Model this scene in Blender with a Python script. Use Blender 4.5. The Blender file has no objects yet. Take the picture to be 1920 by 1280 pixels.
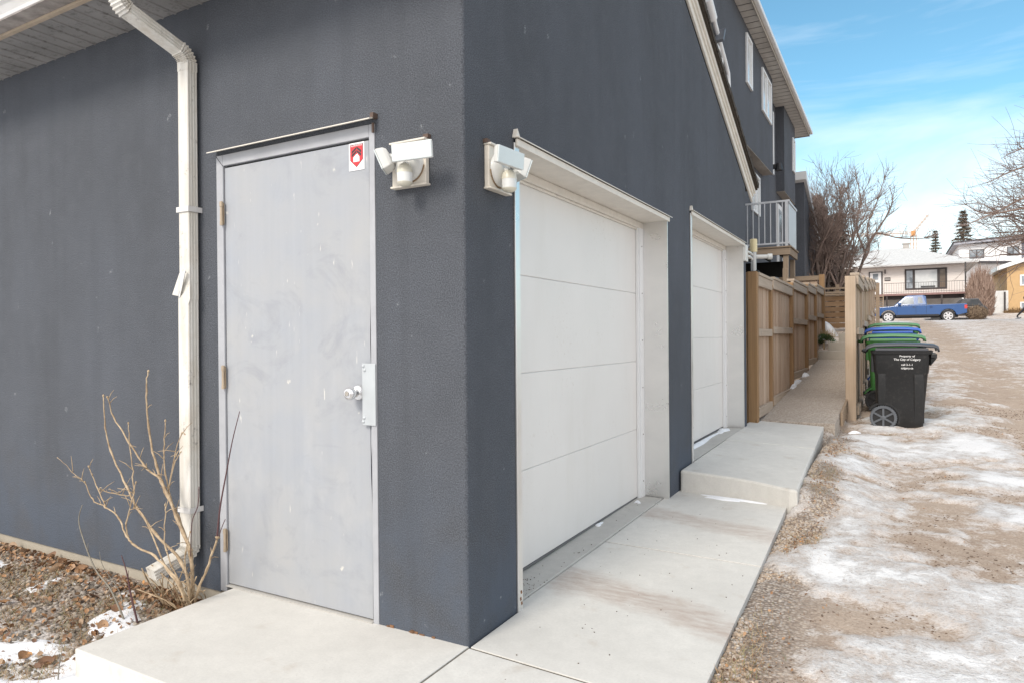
import bpy, bmesh, math, random
import numpy as np
from mathutils import Vector, Matrix
R = math.radians
random.seed(7); rng = np.random.default_rng(7)
sc = bpy.context.scene
COL = sc.collection

# ------------------------------------------------------------------ camera
cam_d = bpy.data.cameras.new('camera'); cam = bpy.data.objects.new('camera', cam_d); COL.objects.link(cam)
cam_d.sensor_width = 36.0; cam_d.lens = 1276.2 / 1920 * 36.0
cam_d.clip_start = 0.05; cam_d.clip_end = 3000
rt = Vector((0.87160, 0.49014, -0.00868)); up = Vector((0.00517, 0.00851, 0.99995)); fw = Vector((-0.49019, 0.87160, -0.00489))
M = Matrix((rt, up, -fw)).transposed().to_4x4(); M.translation = Vector((1.44997, -2.21170, 1.19660))
cam.matrix_world = M
sc.camera = cam
# ------------------------------------------------------------------ light
SUN_EL, SUN_AZ = 40.0, 188.0       # soft winter light from behind the camera; azimuth measured from +Y clockwise
w = bpy.data.worlds.new('World'); sc.world = w; w.use_nodes = True
nt = w.node_tree; nt.nodes.clear()
def wn(t, **k):
    n = nt.nodes.new(t)
    for a, b in k.items(): setattr(n, a, b)
    return n
out = wn('ShaderNodeOutputWorld'); bg = wn('ShaderNodeBackground'); sky = wn('ShaderNodeTexSky')
sky.sky_type = 'NISHITA'; sky.sun_disc = False; sky.sun_elevation = R(SUN_EL); sky.sun_rotation = R(SUN_AZ)
sky.air_density = 1.0; sky.dust_density = 0.6; sky.ozone_density = 1.6
bg.inputs[1].default_value = 0.12
tc = wn('ShaderNodeTexCoord'); mp = wn('ShaderNodeMapping'); mp.inputs['Scale'].default_value = (1.0, 1.0, 3.6); mp.inputs['Location'].default_value = (0.35, 0.2, 0.0)
nz = wn('ShaderNodeTexNoise'); nz.inputs['Scale'].default_value = 1.5; nz.inputs['Detail'].default_value = 7; nz.inputs['Roughness'].default_value = 0.55; nz.inputs['Distortion'].default_value = 0.5
rp = wn('ShaderNodeValToRGB'); rp.color_ramp.elements[0].position = 0.40; rp.color_ramp.elements[1].position = 0.86
# more cloud low down; unseen cloud added behind the camera neutralises ambient light
sp = wn('ShaderNodeSeparateXYZ'); mr = wn('ShaderNodeMapRange'); mr.inputs[1].default_value = 0.0; mr.inputs[2].default_value = 0.34; mr.inputs[3].default_value = 0.19; mr.inputs[4].default_value = -0.10
mb = wn('ShaderNodeMapRange'); mb.inputs[1].default_value = 0.55; mb.inputs[2].default_value = -0.25; mb.inputs[3].default_value = 0.0; mb.inputs[4].default_value = 0.42
ad = wn('ShaderNodeMath', operation='ADD'); ad2 = wn('ShaderNodeMath', operation='ADD')
mx = wn('ShaderNodeMix', data_type='RGBA'); mx.inputs[7].default_value = (6.1, 5.95, 5.9, 1)
L = nt.links.new
L(tc.outputs['Generated'], mp.inputs[0]); L(mp.outputs[0], nz.inputs[0]); L(tc.outputs['Generated'], sp.inputs[0])
L(sp.outputs[2], mr.inputs[0]); L(sp.outputs[1], mb.inputs[0]); L(nz.outputs[0], ad.inputs[0]); L(mr.outputs[0], ad.inputs[1]); L(ad.outputs[0], ad2.inputs[0]); L(mb.outputs[0], ad2.inputs[1])
L(ad2.outputs[0], rp.inputs[0]); L(rp.outputs[0], mx.inputs[0]); tn = wn('ShaderNodeMix', data_type='RGBA', blend_type='MULTIPLY'); tn.inputs[0].default_value = 1.0; tn.inputs[7].default_value = (0.56, 0.81, 0.76, 1)
L(sky.outputs[0], tn.inputs[6]); L(tn.outputs[2], mx.inputs[6]); L(mx.outputs[2], bg.inputs[0]); L(bg.outputs[0], out.inputs[0])
sl = bpy.data.lights.new('sun', 'SUN'); sl.energy = 1.25; sl.angle = R(18); sl.color = (1.0, 0.92, 0.82)
so = bpy.data.objects.new('sun', sl); COL.objects.link(so)
az, el = R(SUN_AZ), R(SUN_EL)
sd = Vector((math.sin(az) * math.cos(el), math.cos(az) * math.cos(el), math.sin(el)))
so.rotation_euler = (-sd).to_track_quat('-Z', 'Y').to_euler(); so.location = sd * 30
sc.view_settings.view_transform = 'Standard'; sc.view_settings.look = 'None'; sc.view_settings.gamma = 1.0
sc.view_settings.exposure = 1.12
sc.render.engine = 'CYCLES'
sc.cycles.max_bounces = 6; sc.cycles.use_denoising = True

# ------------------------------------------------------------------ helpers
ORG = {}
class MB:
    def __init__(s): s.v = []; s.f = []; s.m = []; s.sm = []; s.cm = 0; s.cs = False
    def add(s, vs, fs):
        o = len(s.v); s.v.extend([tuple(v) for v in vs])
        for f in fs: s.f.append(tuple(i + o for i in f)); s.m.append(s.cm); s.sm.append(s.cs)
        return s
    def mat(s, i): s.cm = i; return s
    def box(s, x0, x1, y0, y1, z0, z1):
        v = [(x0,y0,z0),(x1,y0,z0),(x1,y1,z0),(x0,y1,z0),(x0,y0,z1),(x1,y0,z1),(x1,y1,z1),(x0,y1,z1)]
        return s.add(v, [(0,3,2,1),(4,5,6,7),(0,1,5,4),(1,2,6,5),(2,3,7,6),(3,0,4,7)])
    def obox(s, c, ax, ay, az, hx, hy, hz):
        c = Vector(c); ax = Vector(ax).normalized() * hx; ay = Vector(ay).normalized() * hy; az = Vector(az).normalized() * hz
        v = [c + ax * i + ay * j + az * k for k in (-1, 1) for i, j in ((-1,-1),(1,-1),(1,1),(-1,1))]
        return s.add(v, [(0,3,2,1),(4,5,6,7),(0,1,5,4),(1,2,6,5),(2,3,7,6),(3,0,4,7)])
    def prism(s, poly, fn, a, b):
        """poly: 2D points; fn(u, v, t) -> xyz; extruded from t=a to t=b"""
        n = len(poly); v = [fn(p[0], p[1], a) for p in poly] + [fn(p[0], p[1], b) for p in poly]
        return s.add(v, [tuple(range(n - 1, -1, -1)), tuple(range(n, 2 * n))] + [(i, (i + 1) % n, n + (i + 1) % n, n + i) for i in range(n)])
    def tube(s, pts, rad, n=8, cap=True, prof=None, roll=None):
        pts = [Vector(p) for p in pts]
        if not hasattr(rad, '__len__'): rad = [rad] * len(pts)
        vs = []; prev = None
        for i, p in enumerate(pts):
            d = (pts[min(i + 1, len(pts) - 1)] - pts[max(i - 1, 0)])
            d = d.normalized() if d.length > 1e-9 else Vector((0, 0, 1))
            if prev is None:
                a = Vector(roll) if roll else (Vector((0, 0, 1)) if abs(d.z) < 0.9 else Vector((1, 0, 0)))
            else: a = prev
            a = (a - d * a.dot(d)); a = a.normalized() if a.length > 1e-6 else d.orthogonal().normalized()
            prev = a; b = d.cross(a)
            if prof:
                for (u, q) in prof: vs.append(p + a * u * rad[i] + b * q * rad[i])
            else:
                for k in range(n):
                    t = 2 * math.pi * k / n; vs.append(p + a * math.cos(t) * rad[i] + b * math.sin(t) * rad[i])
        if prof: n = len(prof)
        fs = [(i * n + k, i * n + (k + 1) % n, (i + 1) * n + (k + 1) % n, (i + 1) * n + k) for i in range(len(pts) - 1) for k in range(n)]
        if cap: fs += [tuple(range(n - 1, -1, -1)), tuple(range((len(pts) - 1) * n, len(pts) * n))]
        return s.add(vs, fs)
    def lathe(s, prof, o, axis, n=24, cap=True):
        """prof: (radius, distance along axis)"""
        axis = Vector(axis).normalized(); a = axis.orthogonal().normalized(); b = axis.cross(a); o = Vector(o)
        vs = [o + axis * d + (a * math.cos(2 * math.pi * k / n) + b * math.sin(2 * math.pi * k / n)) * max(r, 1e-4) for r, d in prof for k in range(n)]
        fs = [(i * n + k, i * n + (k + 1) % n, (i + 1) * n + (k + 1) % n, (i + 1) * n + k) for i in range(len(prof) - 1) for k in range(n)]
        if cap: fs += [tuple(range(n - 1, -1, -1)), tuple(range((len(prof) - 1) * n, len(prof) * n))]
        return s.add(vs, fs)
    def grid(s, fn, nu, nv):
        vs = [fn(i / nu, j / nv) for j in range(nv + 1) for i in range(nu + 1)]
        return s.add(vs, [(j * (nu + 1) + i, j * (nu + 1) + i + 1, (j + 1) * (nu + 1) + i + 1, (j + 1) * (nu + 1) + i) for j in range(nv) for i in range(nu)])
    def loft(s, rings, close=True):
        n = len(rings[0]); vs = [p for r in rings for p in r]
        fs = [(i * n + k, i * n + (k + 1) % n, (i + 1) * n + (k + 1) % n, (i + 1) * n + k) for i in range(len(rings) - 1) for k in range(n)]
        if close: fs += [tuple(range(n - 1, -1, -1)), tuple(range((len(rings) - 1) * n, len(rings) * n))]
        return s.add(vs, fs)
    def text(s, body, size, fn, align='CENTER'):
        cu = bpy.data.curves.new('text', 'FONT'); cu.body = body; cu.size = size; cu.align_x = align; cu.resolution_u = 3; cu.offset = size * 0.012
        ob = bpy.data.objects.new('text', cu); COL.objects.link(ob); bpy.context.view_layer.update()
        me = bpy.data.meshes.new_from_object(ob.evaluated_get(bpy.context.evaluated_depsgraph_get()))
        s.add([fn(v.co.x, v.co.y) for v in me.vertices], [tuple(p.vertices) for p in me.polygons])
        bpy.data.objects.remove(ob); bpy.data.meshes.remove(me); bpy.data.curves.remove(cu)
        return s
    def build(s, name, mats, parent=None, org=None, bevel=0, smooth=None, seg=2):
        if parent is not None: org = ORG.get(parent.name, Vector())
        org = Vector(org) if org is not None else Vector()
        me = bpy.data.meshes.new(name)
        V = np.array(s.v, dtype=np.float64) - np.array(org)
        me.from_pydata(V.tolist(), [], s.f)
        if not isinstance(mats, (list, tuple)): mats = [mats]
        for m in mats: me.materials.append(m)
        if len(mats) > 1: me.polygons.foreach_set('material_index', s.m)
        if any(s.sm): me.polygons.foreach_set('use_smooth', s.sm)
        if smooth is not None:
            me.polygons.foreach_set('use_smooth', [True] * len(s.f))
        me.update()
        if smooth is not None and smooth < 180: me.set_sharp_from_angle(angle=R(smooth))
        o = bpy.data.objects.new(name, me); COL.objects.link(o)
        if parent is not None: o.parent = parent
        else: o.location = org
        ORG[o.name] = org
        if bevel:
            md = o.modifiers.new('bevel', 'BEVEL'); md.width = bevel; md.segments = seg; md.limit_method = 'ANGLE'; md.angle_limit = R(40)
        return o
def tag(o, label=None, cat=None, group=None, kind=None):
    if label: o['label'] = label
    if cat: o['category'] = cat
    if group: o['group'] = group
    if kind: o['kind'] = kind
    return o
def thing(name, label, cat, loc=(0,0,0), group=None, rz=0):
    o = bpy.data.objects.new(name, None); COL.objects.link(o); o.location = loc; o.empty_display_size = .1
    ORG[o.name] = Vector(loc)
    return tag(o, label, cat, group)
def copy_tree(o, parent=None):
    c = o.copy(); COL.objects.link(c)
    if parent is not None: c.parent = parent
    for ch in list(o.children): copy_tree(ch, c)
    return c

# ------------------------------------------------------------------ materials
class NT:
    def __init__(s, name):
        s.m = bpy.data.materials.new(name); s.m.use_nodes = True; s.t = s.m.node_tree; s.b = s.t.nodes['Principled BSDF']
        s.co = s.t.nodes.new('ShaderNodeTexCoord').outputs['Object']
    def n(s, t, **k):
        x = s.t.nodes.new(t)
        for a, b in k.items(): setattr(x, a, b)
        return x
    def l(s, a, b): s.t.links.new(a, b)
    def map(s, scale, loc=(0,0,0), rot=(0,0,0)):
        x = s.n('ShaderNodeMapping'); x.inputs['Scale'].default_value = scale; x.inputs['Location'].default_value = loc; x.inputs['Rotation'].default_value = rot
        s.l(s.co, x.inputs[0]); return x.outputs[0]
    def noise(s, scale, detail=4, rough=.55, vec=None, dist=0):
        x = s.n('ShaderNodeTexNoise'); x.inputs['Scale'].default_value = scale; x.inputs['Detail'].default_value = detail; x.inputs['Roughness'].default_value = rough; x.inputs['Distortion'].default_value = dist
        s.l(vec if vec is not None else s.co, x.inputs[0]); return x.outputs[0]
    def voro(s, scale, vec=None, out='Distance', feature='F1'):
        x = s.n('ShaderNodeTexVoronoi'); x.feature = feature; x.inputs['Scale'].default_value = scale; s.l(vec if vec is not None else s.co, x.inputs[0]); return x.outputs[out]
    def ramp(s, fac, stops):
        x = s.n('ShaderNodeValToRGB'); e = x.color_ramp.elements
        while len(e) < len(stops): e.new(0.5)
        for i, (p, c) in enumerate(stops):
            e[i].position = p; e[i].color = (c, c, c, 1) if not hasattr(c, '__len__') else (*c, 1)
        s.l(fac, x.inputs[0]); return x.outputs[0]
    def mix(s, fac, a, b, mode='MIX'):
        x = s.n('ShaderNodeMix', data_type='RGBA', blend_type=mode)
        for i, q in ((0, fac), (6, a), (7, b)):
            if isinstance(q, (int, float)): x.inputs[i].default_value = q if i == 0 else (q, q, q, 1)
            elif hasattr(q, '__len__'): x.inputs[i].default_value = (*q, 1)
            else: s.l(q, x.inputs[i])
        return x.outputs[2]
    def math(s, op, a, b=0.0, clamp=False):
        x = s.n('ShaderNodeMath', operation=op); x.use_clamp = clamp
        for i, q in ((0, a), (1, b)):
            if isinstance(q, (int, float)): x.inputs[i].default_value = q
            else: s.l(q, x.inputs[i])
        return x.outputs[0]
    def attr(s, name):
        x = s.n('ShaderNodeAttribute'); x.attribute_name = name; return x.outputs['Fac']
    def sep(s): 
        x = s.n('ShaderNodeSeparateXYZ'); s.l(s.co, x.inputs[0]); return x.outputs
    def island(s): return s.n('ShaderNodeNewGeometry').outputs['Random Per Island']
    def color(s, c):
        if hasattr(c, '__len__'): s.b.inputs['Base Color'].default_value = (*c, 1)
        else: s.l(c, s.b.inputs['Base Color'])
    def rough(s, r):
        if isinstance(r, (int, float)): s.b.inputs['Roughness'].default_value = r
        else: s.l(r, s.b.inputs['Roughness'])
    def bump(s, h, strength=.3, dist=.01, prev=None):
        x = s.n('ShaderNodeBump'); x.inputs['Strength'].default_value = strength; x.inputs['Distance'].default_value = dist
        s.l(h, x.inputs['Height'])
        if prev is not None: s.l(prev, x.inputs['Normal'])
        s.l(x.outputs[0], s.b.inputs['Normal']); return x.outputs[0]
def c3(c, k): return tuple(min(1, x * k) for x in c)
def simple(name, c, rough=.5, metal=0, var=.12, scale=4, bump=0, bscale=60, spec=None, stretch=None):
    t = NT(name); vec = t.map(stretch) if stretch else None
    f = t.noise(scale, 5, .6, vec)
    t.color(t.mix(t.ramp(f, [(.3, 0.0), (.7, 1.0)]), c3(c, 1 - var), c3(c, 1 + var)))
    t.rough(rough); t.b.inputs['Metallic'].default_value = metal
    if spec is not None: t.b.inputs['Specular IOR Level'].default_value = spec
    if bump: t.bump(t.noise(bscale, 3), bump, .004)
    return t.m
def stucco(name, c, speck=True, grain=210):
    t = NT(name)
    g = t.noise(grain, 3, .6); lo = t.noise(1.1, 5, .6, t.map((1, 1, .7))); mid = t.noise(9, 4, .6)
    col = t.mix(t.ramp(lo, [(.3, 0.), (.72, 1.)]), c3(c, .86), (c[0] * 1.12, c[1] * 1.14, c[2] * 1.18))
    col = t.mix(t.math('MULTIPLY', t.ramp(mid, [(.45, 0.), (.8, 1.)]), .35), col, c3(c, 1.3))
    col = t.mix(t.ramp(g, [(.36, 0.), (.66, 1.)]), t.mix(1.0, col, (.58, .58, .58), 'MULTIPLY'), t.mix(1.0, col, (1.44, 1.44, 1.44), 'MULTIPLY'))
    if speck:
        z = t.sep()[2]
        # bluer repaint near the ground, rub marks
        low = t.n('ShaderNodeMapRange'); low.inputs[1].default_value = .75; low.inputs[2].default_value = .0; t.l(z, low.inputs[0])
        pf = t.math('MULTIPLY', low.outputs[0], t.ramp(t.noise(3.2, 4, .6), [(.36, 0.), (.58, .9)]))
        col = t.mix(pf, col, (c[0] * .98, c[1] * 1.10, c[2] * 1.26))
        mk = t.math('MULTIPLY', t.ramp(t.noise(13, 2, .5), [(.715, 0.), (.75, .5)]), t.ramp(t.noise(140, 2, .5), [(.45, 0.), (.6, 1.)]))
        col = t.mix(mk, col, (.38, .40, .42))
        stv = t.noise(1.0, 4, .6, t.map((9, 9, .5)))
        col = t.mix(t.math('MULTIPLY', t.ramp(stv, [(.5, 0.), (.72, 1.)]), .30), col, c3(c, .72))
    t.color(col); t.rough(.92); t.b.inputs['Specular IOR Level'].default_value = .25
    h = t.math('ADD', g, t.math('MULTIPLY', t.voro(grain * .55), -.5))
    t.bump(h, .6, .005)
    return t.m
def wood(name, c, c2, grain=(40, 40, 1.2), knots=True, seg=0):
    t = NT(name)
    g = t.noise(1.0, 5, .65, t.map(grain), .6); lo = t.noise(1.7, 3, .5); isl = t.island()
    col = t.mix(t.ramp(g, [(.3, 0.), (.7, 1.)]), c3(c, .8), c3(c, 1.16))
    col = t.mix(t.ramp(lo, [(.35, 0.), (.75, .7)]), col, c2)
    col = t.mix(t.ramp(isl, [(0, 0.), (1, .8)]), col, t.mix(1.0, col, (.72, .68, .64), 'MULTIPLY'))
    if knots:
        k = t.ramp(t.voro(1.0, t.map((9, 9, 3.1))), [(.04, 1.), (.10, 0.)])
        col = t.mix(t.math('MULTIPLY', k, .6), col, c3(c2, .35))
    t.color(col); t.rough(.8); t.b.inputs['Specular IOR Level'].default_value = .25
    t.bump(g, .25, .004)
    return t.m
def concrete(name, c, stain=True):
    t = NT(name)
    lo = t.noise(1.6, 6, .6); fi = t.noise(90, 4, .6); mid = t.noise(14, 5, .65)
    col = t.mix(t.ramp(lo, [(.3, 0.), (.7, 1.)]), c3(c, .89), c3(c, 1.06))
    col = t.mix(t.ramp(mid, [(.3, .42), (.62, 0.)]), col, c3(c, .78))
    col = t.mix(t.ramp(fi, [(.3, .25), (.6, 0.)]), col, c3(c, .7))
    pit = t.ramp(t.voro(26), [(.03, 1.), (.05, 0.)])
    col = t.mix(t.math('MULTIPLY', pit, .5), col, c3(c, .35))
    if stain:
        # muddy tyre tracks across the apron
        xyz = t.sep(); wob = t.math('MULTIPLY', t.math('SUBTRACT', t.noise(2.2, 5, .65), .5), .42)
        yy = t.math('ADD', t.math('ADD', xyz[1], t.math('MULTIPLY', xyz[0], .28)), wob)
        for y0, wd, k in ((.88, .15, .62), (2.28, .13, .55)):
            d = t.math('ABSOLUTE', t.math('SUBTRACT', yy, y0))
            f = t.ramp(t.math('DIVIDE', d, wd * 2), [(.25, 1.), (.62, 0.)])
            f = t.math('MULTIPLY', f, t.ramp(t.noise(11, 6, .75, t.map((.6, 2.2, 1))), [(.34, .1), (.62, k)]))
            xm = t.n('ShaderNodeMapRange'); xm.inputs[1].default_value = -.12; xm.inputs[2].default_value = .0; t.l(xyz[0], xm.inputs[0])
            f = t.math('MULTIPLY', f, xm.outputs[0])
            col = t.mix(f, col, (.33, .235, .185))
        bl = t.ramp(t.noise(5.5, 4, .6), [(.60, 0.), (.74, .35)])
        col = t.mix(bl, col, (.40, .33, .26))
    t.color(col); t.rough(.88); t.b.inputs['Specular IOR Level'].default_value = .3
    t.bump(t.math('ADD', fi, t.math('MULTIPLY', mid, .8)), .22, .003)
    return t.m
def siding(name, c, pitch=.2):
    t = NT(name); z = t.sep()[2]
    s = t.math('FRACT', t.math('DIVIDE', z, pitch))
    col = t.mix(t.ramp(s, [(.0, .55), (.08, 1.), (.95, 1.), (1., .5)]), c3(c, .6), c)
    t.color(col); t.rough(.6); t.bump(s, .4, .02)
    return t.m

STUC = stucco('blue_grey_stucco', (.087, .0935, .1065))
STUC2 = stucco('house_stucco', (.087, .092, .104), False, 60)
CONC = concrete('apron_concrete', (.625, .61, .575))
FOUND = concrete('foundation_concrete', (.44, .40, .33), False)
STEPC = concrete('step_concrete', (.36, .33, .29), False)
THRESH = concrete('threshold_concrete', (.50, .485, .455), False)
def m_aggregate():
    t = NT('exposed_aggregate'); v = t.voro(75, out='Color'); d = t.voro(75); lo = t.noise(1.4, 5, .6)
    col = t.mix(t.n('ShaderNodeSeparateColor').outputs[0], (0, 0, 0), (0, 0, 0))
    sepc = t.n('ShaderNodeSeparateColor'); t.l(v, sepc.inputs[0])
    col = t.ramp(sepc.outputs[0], [(0, (.26, .215, .18)), (.5, (.38, .325, .275)), (1, (.50, .45, .39))])
    col = t.mix(t.ramp(lo, [(.3, 0.), (.7, .5)]), col, (.30, .25, .205))
    t.color(col); t.rough(.9); t.bump(d, .35, .006); return t.m
AGG = m_aggregate()
def m_door():
    t = NT('grey_door_paint'); c = (.315, .338, .378)
    v = t.noise(1.0, 5, .6, t.map((26, 26, 1.0))); lo = t.noise(2.6, 5, .6); sc_ = t.noise(1.0, 3, .5, t.map((70, 70, 9)))
    col = t.mix(t.ramp(v, [(.35, 0.), (.7, 1.)]), c3(c, .97), c3(c, 1.04))
    col = t.mix(t.ramp(lo, [(.3, .0), (.7, .7)]), col, (.385, .385, .38))
    smear = t.noise(2.6, 6, .7, t.map((1, 1, 1.2)), 1.6)
    col = t.mix(t.ramp(smear, [(.52, 0.), (.68, .42)]), col, (.235, .25, .285))
    col = t.mix(t.ramp(t.noise(1.9, 5, .65, t.map((1.3, 1, .8), (3, 0, 1))), [(.55, 0.), (.72, .5)]), col, (.44, .445, .45))
    col = t.mix(t.ramp(sc_, [(.715, 0.), (.76, .7)]), col, (.72, .70, .64))
    ch = t.math('MULTIPLY', t.ramp(t.noise(8.5, 3, .6), [(.70, 0.), (.73, .7)]), t.ramp(t.noise(38, 2, .5), [(.5, 0.), (.62, 1.)]))
    col = t.mix(ch, col, (.66, .64, .58))
    t.color(col); t.rough(t.ramp(lo, [(.2, .38), (.8, .55)])); t.bump(t.math('ADD', t.noise(70, 3, .6), t.math('MULTIPLY', t.noise(3, 2, .5), 2.5)), .10, .004)
    return t.m
DOOR = m_door()
DFRAME = simple('grey_frame_paint', (.37, .38, .405), .5, var=.10, scale=6, bump=.08)
WHITE = simple('white_paint', (.74, .745, .75), .4, var=.03)
def m_panel():
    t = NT('garage_door_white'); c = (.735, .715, .69); lo = t.noise(1.4, 5, .6); z = t.sep()[2]; y = t.noise(1.0, 5, .65, t.map((1, 7, 1.2)))
    col = t.mix(t.ramp(lo, [(.3, 0.), (.7, 1.)]), c3(c, .955), c3(c, 1.02))
    col = t.mix(t.ramp(y, [(.5, 0.), (.8, .22)]), col, (.60, .565, .51))
    sp = t.math('MULTIPLY', t.ramp(t.noise(34, 4, .7), [(.58, 0.), (.68, .45)]), t.ramp(t.noise(2.3, 3, .6), [(.5, 0.), (.65, 1.)])); col = t.mix(sp, col, (.55, .50, .44))
    t.color(col); t.rough(t.ramp(lo, [(.2, .38), (.8, .52)])); t.bump(t.noise(1.0, 3, .6, t.map((200, 200, 60))), .09, .003); return t.m
PANEL = m_panel()
CREAM = simple('cream_trim_paint', (.68, .64, .575), .5, var=.07, scale=5, stretch=(3, 3, 3))
def m_galv():
    t = NT('galvanised_trim'); lo = t.noise(3.0, 4, .6, t.map((1, 1, 1.6)), .15); f = t.noise(26, 4, .6)
    col = t.mix(t.ramp(lo, [(.3, 0.), (.7, 1.)]), (.72, .715, .70), (.79, .78, .76)); col = t.mix(t.ramp(f, [(.6, 0.), (.8, .10)]), col, (.55, .54, .52))
    t.color(col); t.b.inputs['Metallic'].default_value = .75; t.rough(t.ramp(lo, [(.25, .22), (.75, .42)])); t.bump(lo, .06, .03); return t.m
GALV = m_galv()
def m_down():
    t = NT('weathered_white_aluminium'); f = t.noise(1.0, 6, .7, t.map((30, 30, 2.5))); lo = t.noise(5, 5, .65); d = t.noise(30, 5, .7)
    col = t.mix(t.ramp(f, [(.35, 0.), (.7, 1.)]), (.58, .55, .49), (.73, .72, .69))
    col = t.mix(t.ramp(lo, [(.50, 0.), (.74, .6)]), col, (.50, .43, .34))
    col = t.mix(t.math('MULTIPLY', t.ramp(d, [(.58, 0.), (.68, .8)]), t.ramp(lo, [(.4, 0.), (.6, 1.)])), col, (.26, .24, .22))
    t.color(col); t.rough(.42); t.bump(lo, .1, .006); return t.m
DOWN = m_down()
def m_soffit():
    t = NT('dirty_soffit'); xyz = t.sep(); d = t.noise(28, 5, .7); lo = t.noise(3.5, 4, .6)
    col = t.mix(t.ramp(lo, [(.3, 0.), (.7, 1.)]), (.21, .205, .20), (.30, .29, .285))
    col = t.mix(t.ramp(d, [(.52, 0.), (.66, .7)]), col, (.10, .095, .09)); t.color(col); t.rough(.6); return t.m
SOFF = m_soffit()
FASC = simple('tan_fascia', (.46, .37, .28), .6, var=.15, scale=10)
GUTT = simple('grey_white_gutter', (.62, .61, .60), .35, var=.08, scale=4, stretch=(1, 6, 6))
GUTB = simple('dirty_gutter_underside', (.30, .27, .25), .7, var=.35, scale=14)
HINGE = simple('tan_hinge_metal', (.42, .34, .25), .45, .4, .15, 20)
KNOB = simple('satin_chrome', (.72, .72, .73), .24, .9, .05)
PLATE = simple('latch_guard_paint', (.47, .50, .52), .38, .15, .06, 14)
DARK = simple('dark_gap', (.012, .012, .014), .8)
RUST = simple('rust', (.20, .105, .055), .9, var=.4, scale=30)
BRNTRIM = simple('brown_flashing', (.10, .065, .05), .7, var=.3, scale=20)
PLASTIC = simple('aged_white_plastic', (.64, .64, .615), .35, var=.05, scale=12)
PLCREAM = simple('yellowed_plastic', (.62, .59, .49), .35, var=.06, scale=12)
BOXM = simple('cream_mounting_box', (.66, .61, .53), .5, var=.08, scale=14)
LENS = simple('milky_lens', (.66, .67, .66), .2)
FROST = simple('frosted_lamp_glass', (.60, .645, .645), .15, var=.04, scale=9)
RED = simple('sticker_red', (.62, .035, .045), .4); BLACK = simple('sticker_black', (.03, .028, .03), .4); PAPER = simple('sticker_white', (.82, .82, .82), .4, var=.02); PINK = simple('sticker_pink', (.75, .42, .45), .4)
def m_shingle(name, c):
    t = NT(name); b = t.n('ShaderNodeTexBrick'); b.inputs['Scale'].default_value = 4.0; b.inputs['Color1'].default_value = (*c3(c, .85), 1); b.inputs['Color2'].default_value = (*c3(c, 1.1), 1); b.inputs['Mortar'].default_value = (*c3(c, .7), 1)
    t.l(t.co, b.inputs[0]); t.color(t.mix(t.ramp(t.noise(40, 4, .7), [(.3, 0.), (.7, .6)]), b.outputs[0], c3(c, .75))); t.rough(.95); t.bump(t.noise(60, 3, .6), .6, .01); return t.m
SHING = m_shingle('brown_shingle', (.06, .048, .036)); SHINGG = m_shingle('pale_grey_shingle', (.60, .605, .60)); SHINGD = m_shingle('charcoal_shingle', (.05, .05, .055))
def m_glass(name, c=(.45, .5, .55), tint=(.1, .12, .14), rough=.08, spec=.8):
    t = NT(name); t.color(t.mix(t.ramp(t.noise(1.2, 3), [(.4, 0.), (.6, 1.)]), tint, c)); t.rough(rough); t.b.inputs['Specular IOR Level'].default_value = spec; return t.m
GLASS = m_glass('window_glass', (.34, .38, .42)); GLASSL = m_glass('bright_curtained_glass', (.62, .64, .64), (.50, .53, .54)); GLASSD = m_glass('dark_glass', (.10, .10, .10), (.03, .035, .04))
WFENCE = wood('weathered_cedar_boards', (.50, .37, .275), (.57, .46, .36))
WRAIL = wood('weathered_cedar_rail', (.41, .335, .265), (.46, .40, .335), (40, 1.2, 40))
WPOST = wood('amber_treated_post', (.33, .205, .105), (.29, .19, .11))
WGREY = wood('grey_brown_lumber', (.33, .25, .18), (.40, .32, .24))
WGREYX = wood('grey_brown_lumber_long', (.31, .235, .17), (.38, .31, .24), (1.2, 40, 40))
WPALE = wood('pale_cedar_boards', (.45, .345, .25), (.55, .46, .37))
WDARK = wood('brown_slat_boards', (.22, .135, .075), (.36, .26, .175), (1.2, 40, 40))
STEPG = simple('grey_stair_tread', (.10, .115, .14), .6)

# ------------------------------------------------------------------ value noise for terrain
def vnoise(x, y, s, seed):
    x = np.asarray(x, float) * s + seed * 17.13; y = np.asarray(y, float) * s + seed * 9.71
    xi = np.floor(x); yi = np.floor(y); fx = x - xi; fy = y - yi
    h = lambda a, b: np.modf(np.abs(np.sin(a * 127.1 + b * 311.7 + seed * 74.7) * 43758.5453))[0]
    ux = fx * fx * (3 - 2 * fx); uy = fy * fy * (3 - 2 * fy)
    return (h(xi, yi) * (1 - ux) + h(xi + 1, yi) * ux) * (1 - uy) + (h(xi, yi + 1) * (1 - ux) + h(xi + 1, yi + 1) * ux) * uy
def fbm(x, y, s, seed, o=4):
    t = 0; a = .5; n = 0
    for k in range(o): t = t + a * vnoise(x, y, s * 2 ** k, seed + k * 3.3); n += a; a *= .5
    return t / n
AY = [-900, -3, 5, 7, 8.5, 12, 20, 30, 37, 40, 45, 53, 57, 62, 80, 120, 900]; AZ = [-.03, -.03, -.01, .02, .09, .33, .86, 1.47, 1.86, 1.93, 1.95, 1.98, 2.35, 2.75, 3.3, 3.6, 3.6]
GY = [-900, 5.7, 6.2, 9, 13.2, 14.3, 17, 24, 34, 40, 45, 53, 57, 62, 80, 120, 900]; GZ = [-.12, -.05, .12, .34, .66, 1.15, 1.3, 1.6, 1.84, 1.93, 1.95, 1.98, 2.35, 2.75, 3.3, 3.6, 3.6]
def sm(a, b, x): t = np.clip((np.asarray(x, float) - a) / (b - a), 0, 1); return t * t * (3 - 2 * t)
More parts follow.
